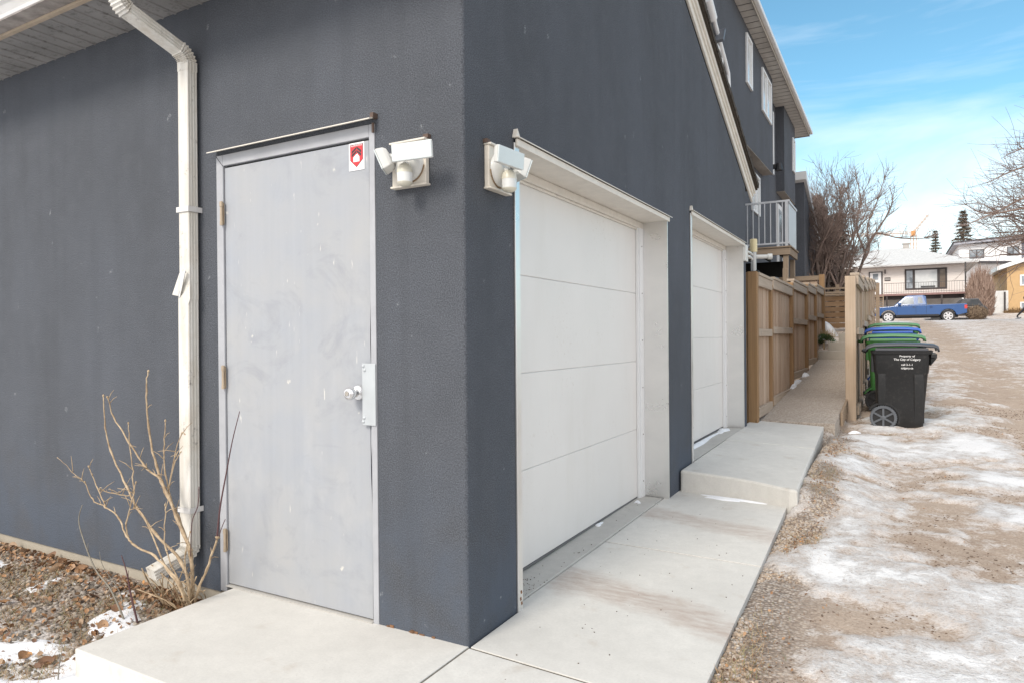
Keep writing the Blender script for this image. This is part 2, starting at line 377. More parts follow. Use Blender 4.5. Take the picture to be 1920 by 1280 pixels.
def gz(x, y, rough=True):
    x = np.asarray(x, float); y = np.asarray(y, float)
    a = np.interp(y, AY, AZ); g = np.interp(y, GY, GZ)
    f = sm(.78, .90, x); z = g * (1 - f) + a * f
    # soil banked against the raised slab
    bank = sm(2.6, 3.05, y) * (1 - sm(5.7, 6.4, y)) * (1 - sm(.80, 1.5, x)) * sm(.79, .84, x) * .13
    z = z + bank
    near = sm(.55, .8, x) * (1 - sm(2.6, 3.2, y)) * (1 - f) * (y < 5.7)
    z = z * (1 - near) + np.maximum(z, -.035) * near
    yard = (1 - sm(-.4, .4, x)) * (1 - sm(5, 6, y)); z = z * (1 - yard) - .125 * yard
    if rough:
        k = np.where(y < 16, 1.0, .4)
        z = z + (fbm(x, y, 1.3, 3) - .5) * .035 * k * sm(.75, 1.3, np.abs(x)) + (fbm(x, y, 6, 8) - .5) * .012 * k * sm(.72, 1.0, np.abs(x))
        # icy ridge ruts along the lane
        z = z + .03 * np.exp(-((x - 2.35 - .1 * np.sin(y * .5)) / .28) ** 2) * sm(4, 8, y) * (1 - sm(30, 36, y)) - .035 * np.exp(-((x - 2.9) / .3) ** 2) * sm(3, 8, y) * (1 - sm(30, 36, y))
        z = z + .05 * (1 - sm(-3.6, -.4, x)) * np.exp(-((y + .02) / .10) ** 2) * (y < .6) * 0.8
    return z

# ------------------------------------------------------------------ ground
def axis(segs):
    o = []
    for a, b, d in segs: o += list(np.arange(a, b - 1e-9, d))
    return np.array(o + [segs[-1][1]])
gx = axis([(-900,-100,100),(-100,-20,16),(-20,-4,1.6),(-4,-1.2,.035),(-1.2,.7,.12),(.7,2.7,.022),(2.7,3.6,.05),(3.6,8,.14),(8,20,1.),(20,100,8),(100,900,100)])
gy = axis([(-900,-100,100),(-100,-10,10),(-10,-1.6,.6),(-1.6,8,.034),(8,16,.09),(16,40,.3),(40,70,1.),(70,130,6),(130,900,70)])
GXm, GYm = np.meshgrid(gx, gy); GZm = gz(GXm, GYm)
def build_ground():
    me = bpy.data.meshes.new('ground'); nx, ny = len(gx), len(gy)
    V = np.stack([GXm.ravel(), GYm.ravel(), GZm.ravel()], 1)
    i, j = np.meshgrid(np.arange(nx - 1), np.arange(ny - 1)); a = (j * nx + i).ravel()
    F = np.stack([a, a + 1, a + nx + 1, a + nx], 1)
    me.vertices.add(len(V)); me.vertices.foreach_set('co', V.ravel()); me.loops.add(F.size); me.loops.foreach_set('vertex_index', F.ravel()); me.polygons.add(len(F))
    me.polygons.foreach_set('loop_start', np.arange(0, F.size, 4)); me.polygons.foreach_set('loop_total', np.full(len(F), 4)); me.polygons.foreach_set('use_smooth', np.full(len(F), True)); me.update(calc_edges=True)
    x, y = GXm.ravel(), GYm.ravel()
    # how readily snow lies: wide icy belt beside the slab, worn away on the wheel tracks
    b = np.full(len(x), .36)
    edge = .86 + .30 * fbm(x, y, 1.1, 21) - .06
    belt = sm(0, .22, x - edge) * (1 - sm(7.2, 9.5, y))
    b = np.where(x > .7, .20 + .37 * belt, b)
    trk = np.exp(-((x - 3.1 + .02 * (y - 8)) / .55) ** 2) * sm(3.2, 7, y)
    b = b - .36 * trk * (1 - sm(34, 40, y))
    far = sm(7.5, 11, y); b = np.where(x > .9, b * (1 - far) + far * (.43 - .22 * trk + .04 * np.sin(x * 2.1)), b)
    b = b + .10 * sm(33, 38, y) * (1 - sm(44, 50, y))
    brown = .16 * np.exp(-((y - 2.1 - .35 * (x - 1)) / .22) ** 2) + .14 * np.exp(-((y - .9 - .3 * (x - 1)) / .18) ** 2) + .12 * np.exp(-((y - 3.6 - .2 * x) / .25) ** 2)
    b = b - brown * (x > .8) * (y < 5)
    b = np.where((x < -.3) & (y < 5), .16 + .62 * (1 - sm(-.80, -.42, y + .10 * (x + 1.6))) * (1 - .0 * x) , b)
    b = b - .3 * ((x < -.3) & (y > -.2))
    nearlane = ((x > .7) * (1 - sm(9, 13, y)) * (y > -1.5))
    b = b + nearlane * ((fbm(x, y, 1.7, 71, 4) - .5) * 1.15 + (fbm(x, y, 6.5, 72, 3) - .5) * .40)
    gr = 1 - sm(.0, .30, x - edge); gr = np.where((x > .7) & (y < 7), gr, 0.)
    gr = np.where((x < -.3) & (y < 5), 1., gr)
    for nm, val in (('snow', b), ('gravel', gr), ('near', nearlane.astype(float))):
        at = me.attributes.new(nm, 'FLOAT', 'POINT'); at.data.foreach_set('value', val.astype(np.float32))
    lift = .024 * sm(.36, .56, b) * nearlane; V2 = V.copy(); V2[:, 2] += lift; me.vertices.foreach_set('co', V2.ravel()); me.update()
    t = NT('winter_ground')
    n1 = t.noise(2.4, 8, .68, t.map((1, 1, 1)), .35); n2 = t.noise(9, 8, .74, t.map((1.15, .9, 1)), .25); n3 = t.noise(75, 4, .7); n0 = t.noise(.7, 4, .55)
    soil = t.mix(t.ramp(n2, [(.3, 0.), (.7, 1.)]), (.35, .265, .205), (.54, .445, .36))
    soil = t.mix(t.ramp(n0, [(.35, 0.), (.7, .7)]), soil, (.57, .465, .375))
    soil = t.mix(t.ramp(n3, [(.3, .6), (.6, 0.)]), soil, (.22, .155, .115))
    pebc = t.voro(70, out='Color'); pebd = t.voro(70)
    s_ = t.n('ShaderNodeSeparateColor'); t.l(pebc, s_.inputs[0])
    peb = t.ramp(s_.outputs[0], [(0, (.26, .205, .165)), (.45, (.42, .345, .28)), (.8, (.48, .435, .40)), (1, (.62, .54, .45))])
    peb = t.mix(t.ramp(pebd, [(.35, 0.), (.7, .7)]), peb, (.13, .10, .08))
    soil = t.mix(t.attr('gravel'), soil, peb)
    sn = t.attr('snow')
    fac = t.math('ADD', t.math('ADD', sn, t.math('MULTIPLY', t.math('SUBTRACT', n1, .5), t.math('SUBTRACT', 1.05, t.math('MULTIPLY', t.attr('near'), .70)))), t.math('MULTIPLY', t.math('SUBTRACT', n2, .5), .95))
    fac = t.math('ADD', fac, t.math('MULTIPLY', t.math('SUBTRACT', n3, .5), .50))
    ice = t.ramp(fac, [(.30, 0.), (.46, .8), (.60, 1.)]); snow = t.ramp(fac, [(.50, 0.), (.74, 1.)])
    icec = t.mix(t.ramp(n2, [(.3, 0.), (.75, 1.)]), (.56, .50, .455), (.74, .705, .68))
    col = t.mix(ice, soil, icec); col = t.mix(snow, col, t.mix(n2, (.76, .75, .745), (.87, .865, .86)))
    spk = t.math('MULTIPLY', t.ramp(t.noise(42, 5, .8), [(.56, 0.), (.66, .85)]), t.ramp(n2, [(.35, 1.), (.62, .18)]))
    col = t.mix(spk, col, (.17, .115, .08))
    t.color(col); t.rough(t.mix(ice, .95, t.mix(snow, .5, .8))); t.b.inputs['Specular IOR Level'].default_value = .3
    h = t.math('ADD', t.math('MULTIPLY', n3, .5), t.math('ADD', t.math('MULTIPLY', pebd, t.math('MULTIPLY', t.attr('gravel'), -.5)), t.math('MULTIPLY', snow, .5)))
    t.bump(t.math('ADD', h, t.math('MULTIPLY', n2, .9)), .6, .025)
    me.materials.append(t.m)
    o = bpy.data.objects.new('ground', me); COL.objects.link(o); tag(o, 'rutted back lane and yard of gravel, mud and icy snow', 'ground', kind='structure')
build_ground()

# ------------------------------------------------------------------ slabs (setting)
def poly_slab(name, poly, ztop, zbot, m, bev=.012, label=None):
    zt = ztop if callable(ztop) else (lambda x, y: ztop)
    mb = MB(); n = len(poly); V = [(x, y, zbot) for x, y in poly] + [(x, y, zt(x, y)) for x, y in poly]
    mb.add(V, [tuple(range(n - 1, -1, -1)), tuple(range(n, 2 * n))] + [(i, (i + 1) % n, n + (i + 1) % n, n + i) for i in range(n)])
    o = mb.build(name, m, bevel=bev); return tag(o, label, 'pavement', kind='structure')
g = .005
poly_slab('door_pad', [(-1.352, -.74), (-.002 , -.74), (-.002, -.001), (-.002, .19), (-1.352, .19)], 0.0, -.4, CONC, .005, 'pale concrete pad in front of the grey door')
poly_slab('pavement', [(.008, -1.4), (.93, -1.4), (.885, -.062), (.008, -.008)], 0.0, -.4, CONC, .0025)
poly_slab('pavement', [(.008, .004), (.884, -.050), (.838, 1.487), (-.035, 1.520), (-.035, .40), (.008, .39)], lambda x, y: .0006 * y, -.4, CONC, .0025)
poly_slab('pavement', [(-.035, 1.530), (.838, 1.497), (.775, 3.3), (-.035, 3.3), (-.035, 2.68)], lambda x, y: .002 + .009 * (y - 1.5), -.4, CONC, .0025)
def step_top(x, y): return .178 - .045 * max(0, x) + .008 * (y - 2.95)
poly_slab('pavement', [(.012, 2.955), (.20, 2.955), (.38, 2.945), (.54, 2.915), (.66, 2.875), (.76, 2.83), (.81, 2.805), (.865, 2.80), (.80, 4.62), (.002, 4.62)], step_top, -.3, CONC, .016, 'raised concrete slab in front of the second garage door')
poly_slab('pavement', [(.002, 4.628), (.80, 4.628), (.745, 6.22), (-.03, 6.22), (-.03, 5.74), (.002, 5.735)], step_top, -.3, CONC, .005)
poly_slab('threshold', [(-.3, .44), (-.038, .44), (-.038, 2.66), (-.3, 2.66)], lambda x, y: .004 + .006 * y, -.3, THRESH, .004, 'grey concrete threshold strip under the near garage door')
poly_slab('threshold', [(-.3, 3.4), (-.001, 3.4), (-.001, 5.5), (-.3, 5.5)], lambda x, y: step_top(x, y) - .003, -.3, THRESH, .004, 'grey concrete threshold strip under the far garage door')
def walk_z(x, y): return .203 + (y - 6.2) * .0715
poly_slab('path', [(.06, 6.228), (.86, 6.228), (.87, 8.0), (.06, 8.0)], walk_z, -.2, AGG, .006, 'sloping exposed aggregate path between two wooden fences')
poly_slab('path', [(.06, 8.006), (.87, 8.006), (.87, 10.6), (.06, 10.6)], walk_z, -.2, AGG, .006)
poly_slab('path', [(.06, 10.606), (.87, 10.606), (.87, 13.2), (.06, 13.2)], walk_z, -.2, AGG, .006)
poly_slab('step', [(.0, 13.202), (.92, 13.202), (.92, 13.6), (.0, 13.6)], .88, .2, STEPC, .012, 'lowest concrete step at the end of the aggregate path')
poly_slab('step', [(.22, 13.602), (.92, 13.602), (.92, 14.0), (.22, 14.0)], 1.06, .2, STEPC, .012, 'middle concrete step at the end of the aggregate path')
poly_slab('step', [(.40, 14.002), (.92, 14.002), (.92, 15.5), (.40, 15.5)], 1.24, .2, STEPC, .012, 'topmost concrete step at the end of the aggregate path')

mb = MB(); JT = simple('joint_dirt', (.13, .115, .095), .95, var=.3, scale=30)
mb.box(-.0018, .0078, -1.4, -.001, -.05, -.0035); mb.add([(.008, -.008, -.004), (.884, -.062, -.004), (.884, -.050, -.004), (.008, .004, -.004)], [(0, 1, 2, 3)]); mb.add([(-.035, 1.520, -.0035), (.838, 1.487, -.0035), (.838, 1.497, -.0035), (-.035, 1.530, -.0035)], [(0, 1, 2, 3)])
tag(mb.build('pavement_joint', JT), 'dirt filled joints between the apron slabs', 'joint', kind='structure')
# ------------------------------------------------------------------ garage
GA = thing('garage', 'dark blue-grey stucco garage with a grey side door and two white overhead doors', 'garage')
SL = .41; RY = 2.86; RZ = 4.055
def rz_(y): return RZ - SL * abs(y - RY)
EAVE = 2.875
mb = MB()
# door wall (faces -Y) and lane wall (faces +X), each one outline with its openings cut up from the ground
mb.prism([(-7, -.038), (-1.452, -.038), (-1.452, 2.102), (-.443, 2.102), (-.443, -.06), (-.014, -.06), (-.014, EAVE), (-7, EAVE)], lambda u, v, t: (u, t, v), 0, .2)
OP1 = (.40, 2.69, 2.045); OP2 = (3.345, 5.555, 2.195)
mb.prism([(.014, -.06), (OP1[0], -.06), (OP1[0], OP1[2]), (OP1[1], OP1[2]), (OP1[1], -.06), (OP2[0], -.06), (OP2[0], OP2[2]), (OP2[1], OP2[2]), (OP2[1], -.06), (5.72, -.06), (5.72, rz_(5.72) - .02), (RY, RZ - .02), (.014, rz_(0) - .005)], lambda u, v, t: (t, u, v), -.2, 0)
# rounded corner
arc = [(-.014 + .014 * math.sin(a), .014 - .014 * math.cos(a)) for a in np.linspace(0, math.pi / 2, 6)]
mb.prism([(-.03, .0005)] + arc + [(-.0005, .03), (-.03, .03)], lambda u, v, t: (u, v, t), -.06, EAVE + .02)
mb.box(-7, -.2, 5.52, 5.72, -.1, EAVE)
mb.build('wall', STUC, GA)
MB().box(-7.2, -1.36, .014, .2, -.7, -.036).build('foundation', FOUND, GA, bevel=.004)
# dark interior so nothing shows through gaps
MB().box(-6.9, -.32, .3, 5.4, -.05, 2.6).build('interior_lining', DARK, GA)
# roof
mb = MB()
def roofpoly(off0, off1, ya, yb): return [(ya, rz_(ya) + off0), (RY, RZ + off0), (yb, rz_(yb) + off0), (yb, rz_(yb) + off1), (RY, RZ + off1), (ya, rz_(ya) + off1)]
mb.prism(roofpoly(.136, .19, -.315, 6.06), lambda u, v, t: (t, u, v), -7, .075)
# ragged shingle edge
for k in range(60):
    y = -.3 + 6.3 * k / 59; mb.obox((.078, y, rz_(y) + .172), (1, 0, 0), (0, 1, -SL if y > RY else SL), (0, SL, 1), .010 + .006 * random.random(), .052, .018 + .012 * random.random())
mb.build('roof', SHING, GA)
mb = MB()
for off0, off1, x in ((-.005, .06, .022), (.055, .10, .038), (.085, .135, .055)):
    mb.prism(roofpoly(off0, off1 , -.31, 6.04), lambda u, v, t: (t, u, v), 0.001, x)
mb.build('rake_trim', CREAM, GA, bevel=.004)
# soffit with vent ribs
mb = MB(); pf = []
x = -7.0
while x < -.01:
    pf += [(x, 0.0), (x + .085, 0.0), (x + .089, -.006), (x + .099, -.006)]; x += .103
pf = [(a, b) for a, b in pf if a < -.01] + [(0.0, 0.0), (0.0, .03), (-7.0, .03)]
mb.prism(pf, lambda u, v, t: (u, t, EAVE + v), -.298, -.001)
mb.build('soffit', SOFF, GA)
mb = MB().box(-7, .03, -.320, -.2985, EAVE - .0065, EAVE + .14)
mb.build('fascia', FASC, GA)
mb = MB(); gp = [(-.32, .012), (-.405, .012), (-.408, .03), (-.425, .06), (-.452, .085), (-.455, .125), (-.44, .13), (-.44, .118), (-.40, .07), (-.395, .03), (-.33, .03), (-.33, .13), (-.32, .13)]
mb.prism(gp, lambda u, v, t: (t, u, EAVE + v), -7, .05)
mb.build('gutter', GUTT, GA, bevel=.002)
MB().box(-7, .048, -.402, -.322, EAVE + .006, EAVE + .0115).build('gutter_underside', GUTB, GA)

# ---- downspout (rectangular, fluted)
hw, hd = .0385, .028
def flute(k=1.0):
    pts = []
    def side(a, b, nf, nrm):
        A = np.array(a); B = np.array(b)
        o = [tuple(A)]
        for i in range(nf):
            for q, dd in ((.15, 0), (.3, -.0035), (.7, -.0035), (.85, 0)):
                u = (i + q) / nf; p = A + (B - A) * u + np.array(nrm) * dd; o.append(tuple(p))
        return o
    r = .004
    pts += side((hw - r, -hd), (-hw + r, -hd), 3, (0, -1)); pts += [(-hw, -hd + r)]
    pts += side((-hw, -hd + r), (-hw, hd - r), 2, (-1, 0)); pts += [(-hw + r, hd)]
    pts += [(hw - r, hd), (hw, hd - r)]
    pts += side((hw, hd - r), (hw, -hd + r), 3, (1, 0))
    return [(a * k, b * k) for a, b in pts]
PX, PY = -1.607, -.043
DS = MB()
def seg(pts, k=1.0, m=0):
    DS.mat(m); DS.tube(pts, 1.0, prof=[(a, b) for a, b in flute(k)], roll=(1, 0, 0))
def crimp(pts, k=1.0):
    P_ = [Vector(p) for p in pts]; o = []
    for i, p in enumerate(P_): o.append(p)
    rr = [k * (1.08 if i % 2 else .91) for i in range(len(o))]
    DS.tube(o, rr, prof=flute(1.0), roll=(1, 0, 0))
def arcpts(p0, d0, d1, rad, n):
    d0 = Vector(d0).normalized(); d1 = Vector(d1).normalized(); ax = d0.cross(d1).normalized(); ang = d0.angle(d1)
    c = Vector(p0) + ax.cross(d0) * rad; v = Vector(p0) - c
    return [c + Matrix.Rotation(ang * i / n, 3, ax) @ v for i in range(n + 1)]
top = Vector((PX - .03, -.365, 2.775)); dg = (Vector((PX, PY, 2.60)) - Vector((PX - .03, -.34, 2.71))).normalized()
a1 = arcpts(top, (0, 0, -1), dg, .055, 12); seg([top + Vector((0, 0, .13)), top])
crimp(a1, 1.03)
a2e = arcpts((0, 0, 0), dg, (0, 0, -1), .075, 14); shift = Vector((PX, PY, 2.56)) - a2e[-1]; a2 = [p + shift for p in a2e]
seg([a1[-1], a2[0]], .97); crimp(a2, 1.03)
seg([(PX, PY, 2.575), (PX, PY, 2.53)], 1.06)
seg([(PX, PY, 2.56), (PX - .004, PY, 1.40)])
# lower length starts in a torn, flared socket
seg([(PX - .010, PY, 1.470), (PX - .011, PY, 1.36), (PX - .018, PY, .16)], 1.07)
lo0 = Vector((PX - .018, PY, .185)); a3 = arcpts(lo0, (0, 0, -1), (-.12, -1, -.30), .055, 9); crimp(a3, 1.07); seg([a3[-1], a3[-1] + Vector((-.12, -1, -.30)).normalized() * .16], 1.04)
DSO = DS.build('downspout', DOWN, GA, smooth=35)
mb = MB()
# torn flap at the joint: a bent tab on the front-left corner and the loose strap across it
fx, fy = PX - hw, PY - hd - .002
mb.add([(fx, fy, 1.53), (fx - .028, fy - .02, 1.425), (fx + .004, fy - .012, 1.418), (fx + .035, fy - .004, 1.50), (fx + .028, fy, 1.55)], [(0, 1, 2, 3, 4)])
mb.add([(fx + .012, fy - .006, 1.41), (fx + .07, fy - .006, 1.452), (PX + hw + .004, PY - hd - .002, 1.475), (PX + hw + .003, PY - hd - .001, 1.40), (fx + .03, fy - .001, 1.30), (fx + .012, fy - .003, 1.36)], [(0, 1, 2, 3, 4, 5)])
mb.build('torn_flap', DOWN, DSO, smooth=60)
mb = MB(); mb.obox((fx + .037, fy - .012, 1.478), (.50, -.10, 1), (.9, -.2, -.45), (0, 1, .1), .070, .011, .0015); mb.lathe([(.004, 0), (.004, .004), (.001, .005)], (fx + .068, fy - .012, 1.533), (0, -1, 0), 8)
mb.build('loose_strap', GALV, DSO)
for z, dx in ((1.845, -.002), (.36, -.016)):
    mb = MB(); a, b = hw * 1.12, hd * 1.12
    mb.box(PX + dx - a - .004, PX + dx + a + .004, PY - b - .004, PY - b - .001, z - .013, z + .013); mb.box(PX + dx - a - .004, PX + dx - a - .001, PY - b - .001, -.001, z - .013, z + .013); mb.box(PX + dx + a + .001, PX + dx + a + .004, PY - b - .001, -.001, z - .013, z + .013)
    mb.box(PX + dx - a - .026, PX + dx - a - .004, -.004, -.001, z - .013, z + .013)
    mb.lathe([(.004, 0), (.004, .003), (.001, .004)], (PX + dx - a - .015, -.004, z), (0, -1, 0), 8)
    mb.build('bracket', GUTT, DSO)

# ---- side door
DX0, DX1, DZ1 = -1.398, -.484, 2.036
mb = MB()
mb.box(-1.450, DX0 - .004, -.004, .12, -.03, 2.10); mb.box(DX1 + .009, -.445, -.004, .12, -.008, 2.10); mb.box(DX0 - .004, DX1 + .009, -.004, .12, DZ1 + .010, 2.10)
FR = mb.build('door_frame', DFRAME, GA, bevel=.003)
mb = MB().box(DX0 - .004, DX1 + .009, .022, .12, -.02, DZ1 + .010); mb.build('frame_rebate', DARK, FR)
# mitre line
mb = MB(); mb.obox((-1.425, -.0045, 2.071), (1, 0, -1.08), (0, 1, 0), (1.08, 0, 1), .037, .0008, .0012); mb.build('mitre_joint', DARK, FR)
mb = MB()
def doorskin(u, v):
    x = DX0 + (DX1 - DX0) * u; z = .012 + (DZ1 - .012) * v
    bow = .004 * math.sin(math.pi * v) * u + .006 * max(0, u - .93) / .07 * math.exp(-((z - .85) / .22) ** 2)
    x2 = x - (.010 * math.exp(-((z - .66) / .12) ** 2) + .006 * math.exp(-((z - 1.18) / .14) ** 2)) * max(0, (u - .95) / .05)
    return (x2, .006 + bow, z)
mb.grid(doorskin, 40, 60)
nv = len(mb.v)
mb.box(DX0 + .001, DX1 - .012, .012, .0215, .013, DZ1 - .001)
DO = mb.build('door', DOOR, GA)
tag(DO, 'grey scuffed steel door')
mb = MB().box(DX0 - .003, DX1 + .008, -.012, .0215, .0005, .0045); mb.build('door_sill', THRESH, GA)
for z0, z1 in ((1.756, 1.87), (.963, 1.075), (.17, .28)):
    mb = MB(); zz = z1 - z0; x = DX0 - .004
    mb.lathe([(.0085, 0), (.0085, .018), (.007, .019), (.007, zz - .024), (.009, zz - .023), (.009, zz), (.003, zz + .003)], (x, -.013, z0), (0, 0, 1), 12)
    mb.box(x - .012, x + .010, -.0062, -.0042, z0 + .004, z1 - .004); mb.build('hinge', HINGE, DO, smooth=40)
mb = MB(); mb.lathe([(.034, 0), (.034, .004), (.030, .009), (.016, .011), (.013, .014), (.012, .030), (.016, .034), (.026, .044), (.0285, .055), (.026, .066), (.018, .0735), (.0115, .0745), (.011, .0735), (.0105, .072)], (-.552, .007, .971), (0, -1, 0), 28)
KN = mb.build('door_knob', KNOB, DO, smooth=40)
mb = MB(); mb.lathe([(.009, 0), (.009, .0022), (.007, .0024)], (-.552, -.066, .971), (0, -1, 0), 16); mb.box(-.5528, -.5512, -.0688, -.0676, .966, .976); mb.build('keyhole', simple('brass_keyway', (.5, .46, .4), .3, .8), KN)
mb = MB(); mb.box(-.520, -.447, -.0095, -.006, .835, 1.096); LG = mb.build('latch_guard', PLATE, DO, bevel=.003)
for bx, bz in ((-.512, 1.085), (-.505, 1.068), (-.509, .866), (-.514, .850)):
    MB().lathe([(.0075, 0), (.0065, .003), (.003, .0052), (.0005, .0056)], (bx, -.0095, bz), (0, -1, 0), 12).build('bolt', PLATE, LG, smooth=60)
# warning sticker
mb = MB(); SY = .0045
sx0, sx1, sz0, sz1 = -.593, -.507, 1.918, 2.036
cx = (sx0 + sx1) / 2
mb.mat(0).box(sx0, sx1, SY - .0003, SY + .0012, sz0, sz1)
def sh(poly, y): mb.add([(cx + a, y, sz0 + b) for a, b in poly], [tuple(range(len(poly)))])
shield = [(-.036, .111), (-.036, .044), (0, .012), (.036, .044), (.036, .111)]
mb.mat(2); sh(shield, SY - .0007); mb.mat(1); sh([(a * .945, .0625 + (b - .0625) * .95) for a, b in shield], SY - .0011)
mb.mat(2)
for dz in (0, -.0145):
    sh([(-.0265, .071 + dz), (0, .090 + dz), (0, .100 + dz), (-.0265, .083 + dz)], SY - .0015); sh([(.0265, .083 + dz), (.002, .1005 + dz), (.002, .0905 + dz), (.0265, .071 + dz)], SY - .0015)
mb.mat(0); sh([(-.017, .036), (.017, .036), (.017, .056), (.008, .066), (.008, .070), (.0045, .070), (.0045, .067), (0, .068), (-.017, .056)], SY - .0019)
mb.text('ALARMFORCE', .0098, lambda x, y: (cx + x * 1.02, SY - .0019, sz0 + .1022 + y))
mb.mat(3)
for a in (-.024, -.012, .001, .013, .023): sh([(a - .0045, .0055), (a + .0045, .0055), (a + .0045, .0072), (a - .0045, .0072)], SY - .0007)
mb.build('sticker', [PAPER, RED, BLACK, PINK], DO)
# drip flashing above the door
mb = MB(); mb.add([(-1.452, -.001, 2.128), (-.436, -.001, 2.128), (-.430, -.052, 2.108), (-1.458, -.052, 2.108), (-1.452, -.001, 2.121), (-.436, -.001, 2.121), (-.430, -.052, 2.1035), (-1.458, -.052, 2.1035)], [(0, 1, 2, 3), (7, 6, 5, 4), (3, 2, 6, 7), (0, 3, 7, 4), (1, 5, 6, 2)])
mb.build('door_flashing', CREAM, GA)
mb = MB(); mb.box(-.445, -.428, -.03, -.001, 2.115, 2.136); mb.box(-.452, -.443, -.012, -.0045, 2.06, 2.10); mb.build('flashing_end', BRNTRIM, GA)
for i in range(7):
    mb = MB(); x = -.43 + .42 * random.random(); ln = .01 + .03 * random.random(); mb.box(x, min(-.012, x + ln), -.004 - .004 * random.random(), 0.002, .0008, .004 + .008 * random.random()); mb.build('rust_edge', RUST, GA)

# ---- overhead doors
def overhead(y0, y1, zt, zb, screws=True):
    D = .205
    mb = MB(); n = 4; H = (zt - .045 - zb) / n
    for k in range(n):
        z0 = zb + .012 + k * H; z1 = z0 + H - .003
        mb.box(-D - .05, -D, y0 + .012, y1 - .02, z0, z1)
    OD = mb.build('overhead_door', PANEL, GA, bevel=.003)
    MB().box(-D - .06, -D - .006, y0 + .013, y1 - .021, zb + .005, zt - .05).build('panel_joint', simple('panel_joint_grey', (.70, .70, .69), .8), OD)
    MB().box(-D - .02, -D + .003, y0 + .012, y1 - .02, zb + .0005, zb + .011).build('bottom_seal', simple('grey_rubber_seal', (.14, .14, .14), .8), OD)
    # jambs: metal-wrapped reveals with a face return
    mb = MB(); t = .004
    mb.box(-D - .06, .0, y1 - .006, y1 - .001, zb - .02, zt + .0); mb.box(0.001, .006, y1 - .010, y1 + .004, zb - .02, zt)
    J = mb.build('jamb', GALV, OD)
    mb = MB(); mb.box(-D - .06, .008, y0 + .001, y0 + .006, zb - .03, zt); mb.box(.001, .010, y0 - .012, y0 + .030, zb - .03, zt + .004); J2 = mb.build('jamb', GALV, OD, bevel=.002)
    mb = MB(); mb.box(-D + .002, -D + .030, y1 - .085, y1 - .007, zb, zt - .05); mb.box(-D + .001, -D + .02, y1 - .105, y1 - .0855, zb, zt - .05); ST = mb.build('door_stop', WHITE, OD, bevel=.002)
    if screws:
        for k in range(6):
            z = zb + .12 + k * .345; MB().lathe([(.005, 0), (.004, .002), (.001, .003)], (-D + .030, y1 - .045, z), (1, 0, 0), 8).build('screw', BRNTRIM, ST)
    mb = MB(); mb.box(-D + .002, -D + .028, y0 + .008, y1 - .007, zt - .052, zt - .006); mb.box(-D + .002, -D + .016, y0 + .008, y1 - .09, zt - .066, zt - .0525); mb.build('door_stop', CREAM, OD, bevel=.004)
    mb = MB(); mb.box(-D - .06, .0, y0 + .008, y1 - .007, zt - .005, zt - .001); mb.build('header_lining', CREAM, OD)
    mb = MB(); mb.box(.0105, .024, y0 - .008, y1 + .002, zt - .012, zt + .020); mb.build('header_trim', CREAM, OD, bevel=.003)
    mb = MB(); zf = zt + .028
    mb.add([(.001, y0 - .014, zf + .012), (.036, y0 - .016, zf - .004), (.036, y1 + .030, zf - .004), (.001, y1 + .026, zf + .012), (.001, y0 - .014, zf + .006), (.036, y0 - .016, zf - .0085), (.036, y1 + .03, zf - .0085), (.001, y1 + .026, zf + .006)], [(0, 1, 2, 3), (7, 6, 5, 4), (1, 5, 6, 2), (0, 4, 5, 1), (3, 2, 6, 7)])
    mb.prism([(y0 - .018, zf - .004), (y0 + .022, zf - .004), (y0 - .006, zf + .035)], lambda u, v, t_: (t_, u, v), .001, .022)
    mb.build('flashing', CREAM, OD)
    return OD
tag(overhead(*OP1[:2], OP1[2], .016), 'white near overhead door, lower')
tag(overhead(*OP2[:2], OP2[2], .195), 'white far overhead door above the raised slab')
for z in (.03, .052, .08): MB().obox((.0105, OP1[0] + .012 + .006 * math.sin(z * 80), z), (1, 0, 0), (0, 1, .3), (0, -.3, 1), .0012, .005, .007).build('rust_spot', RUST, GA)

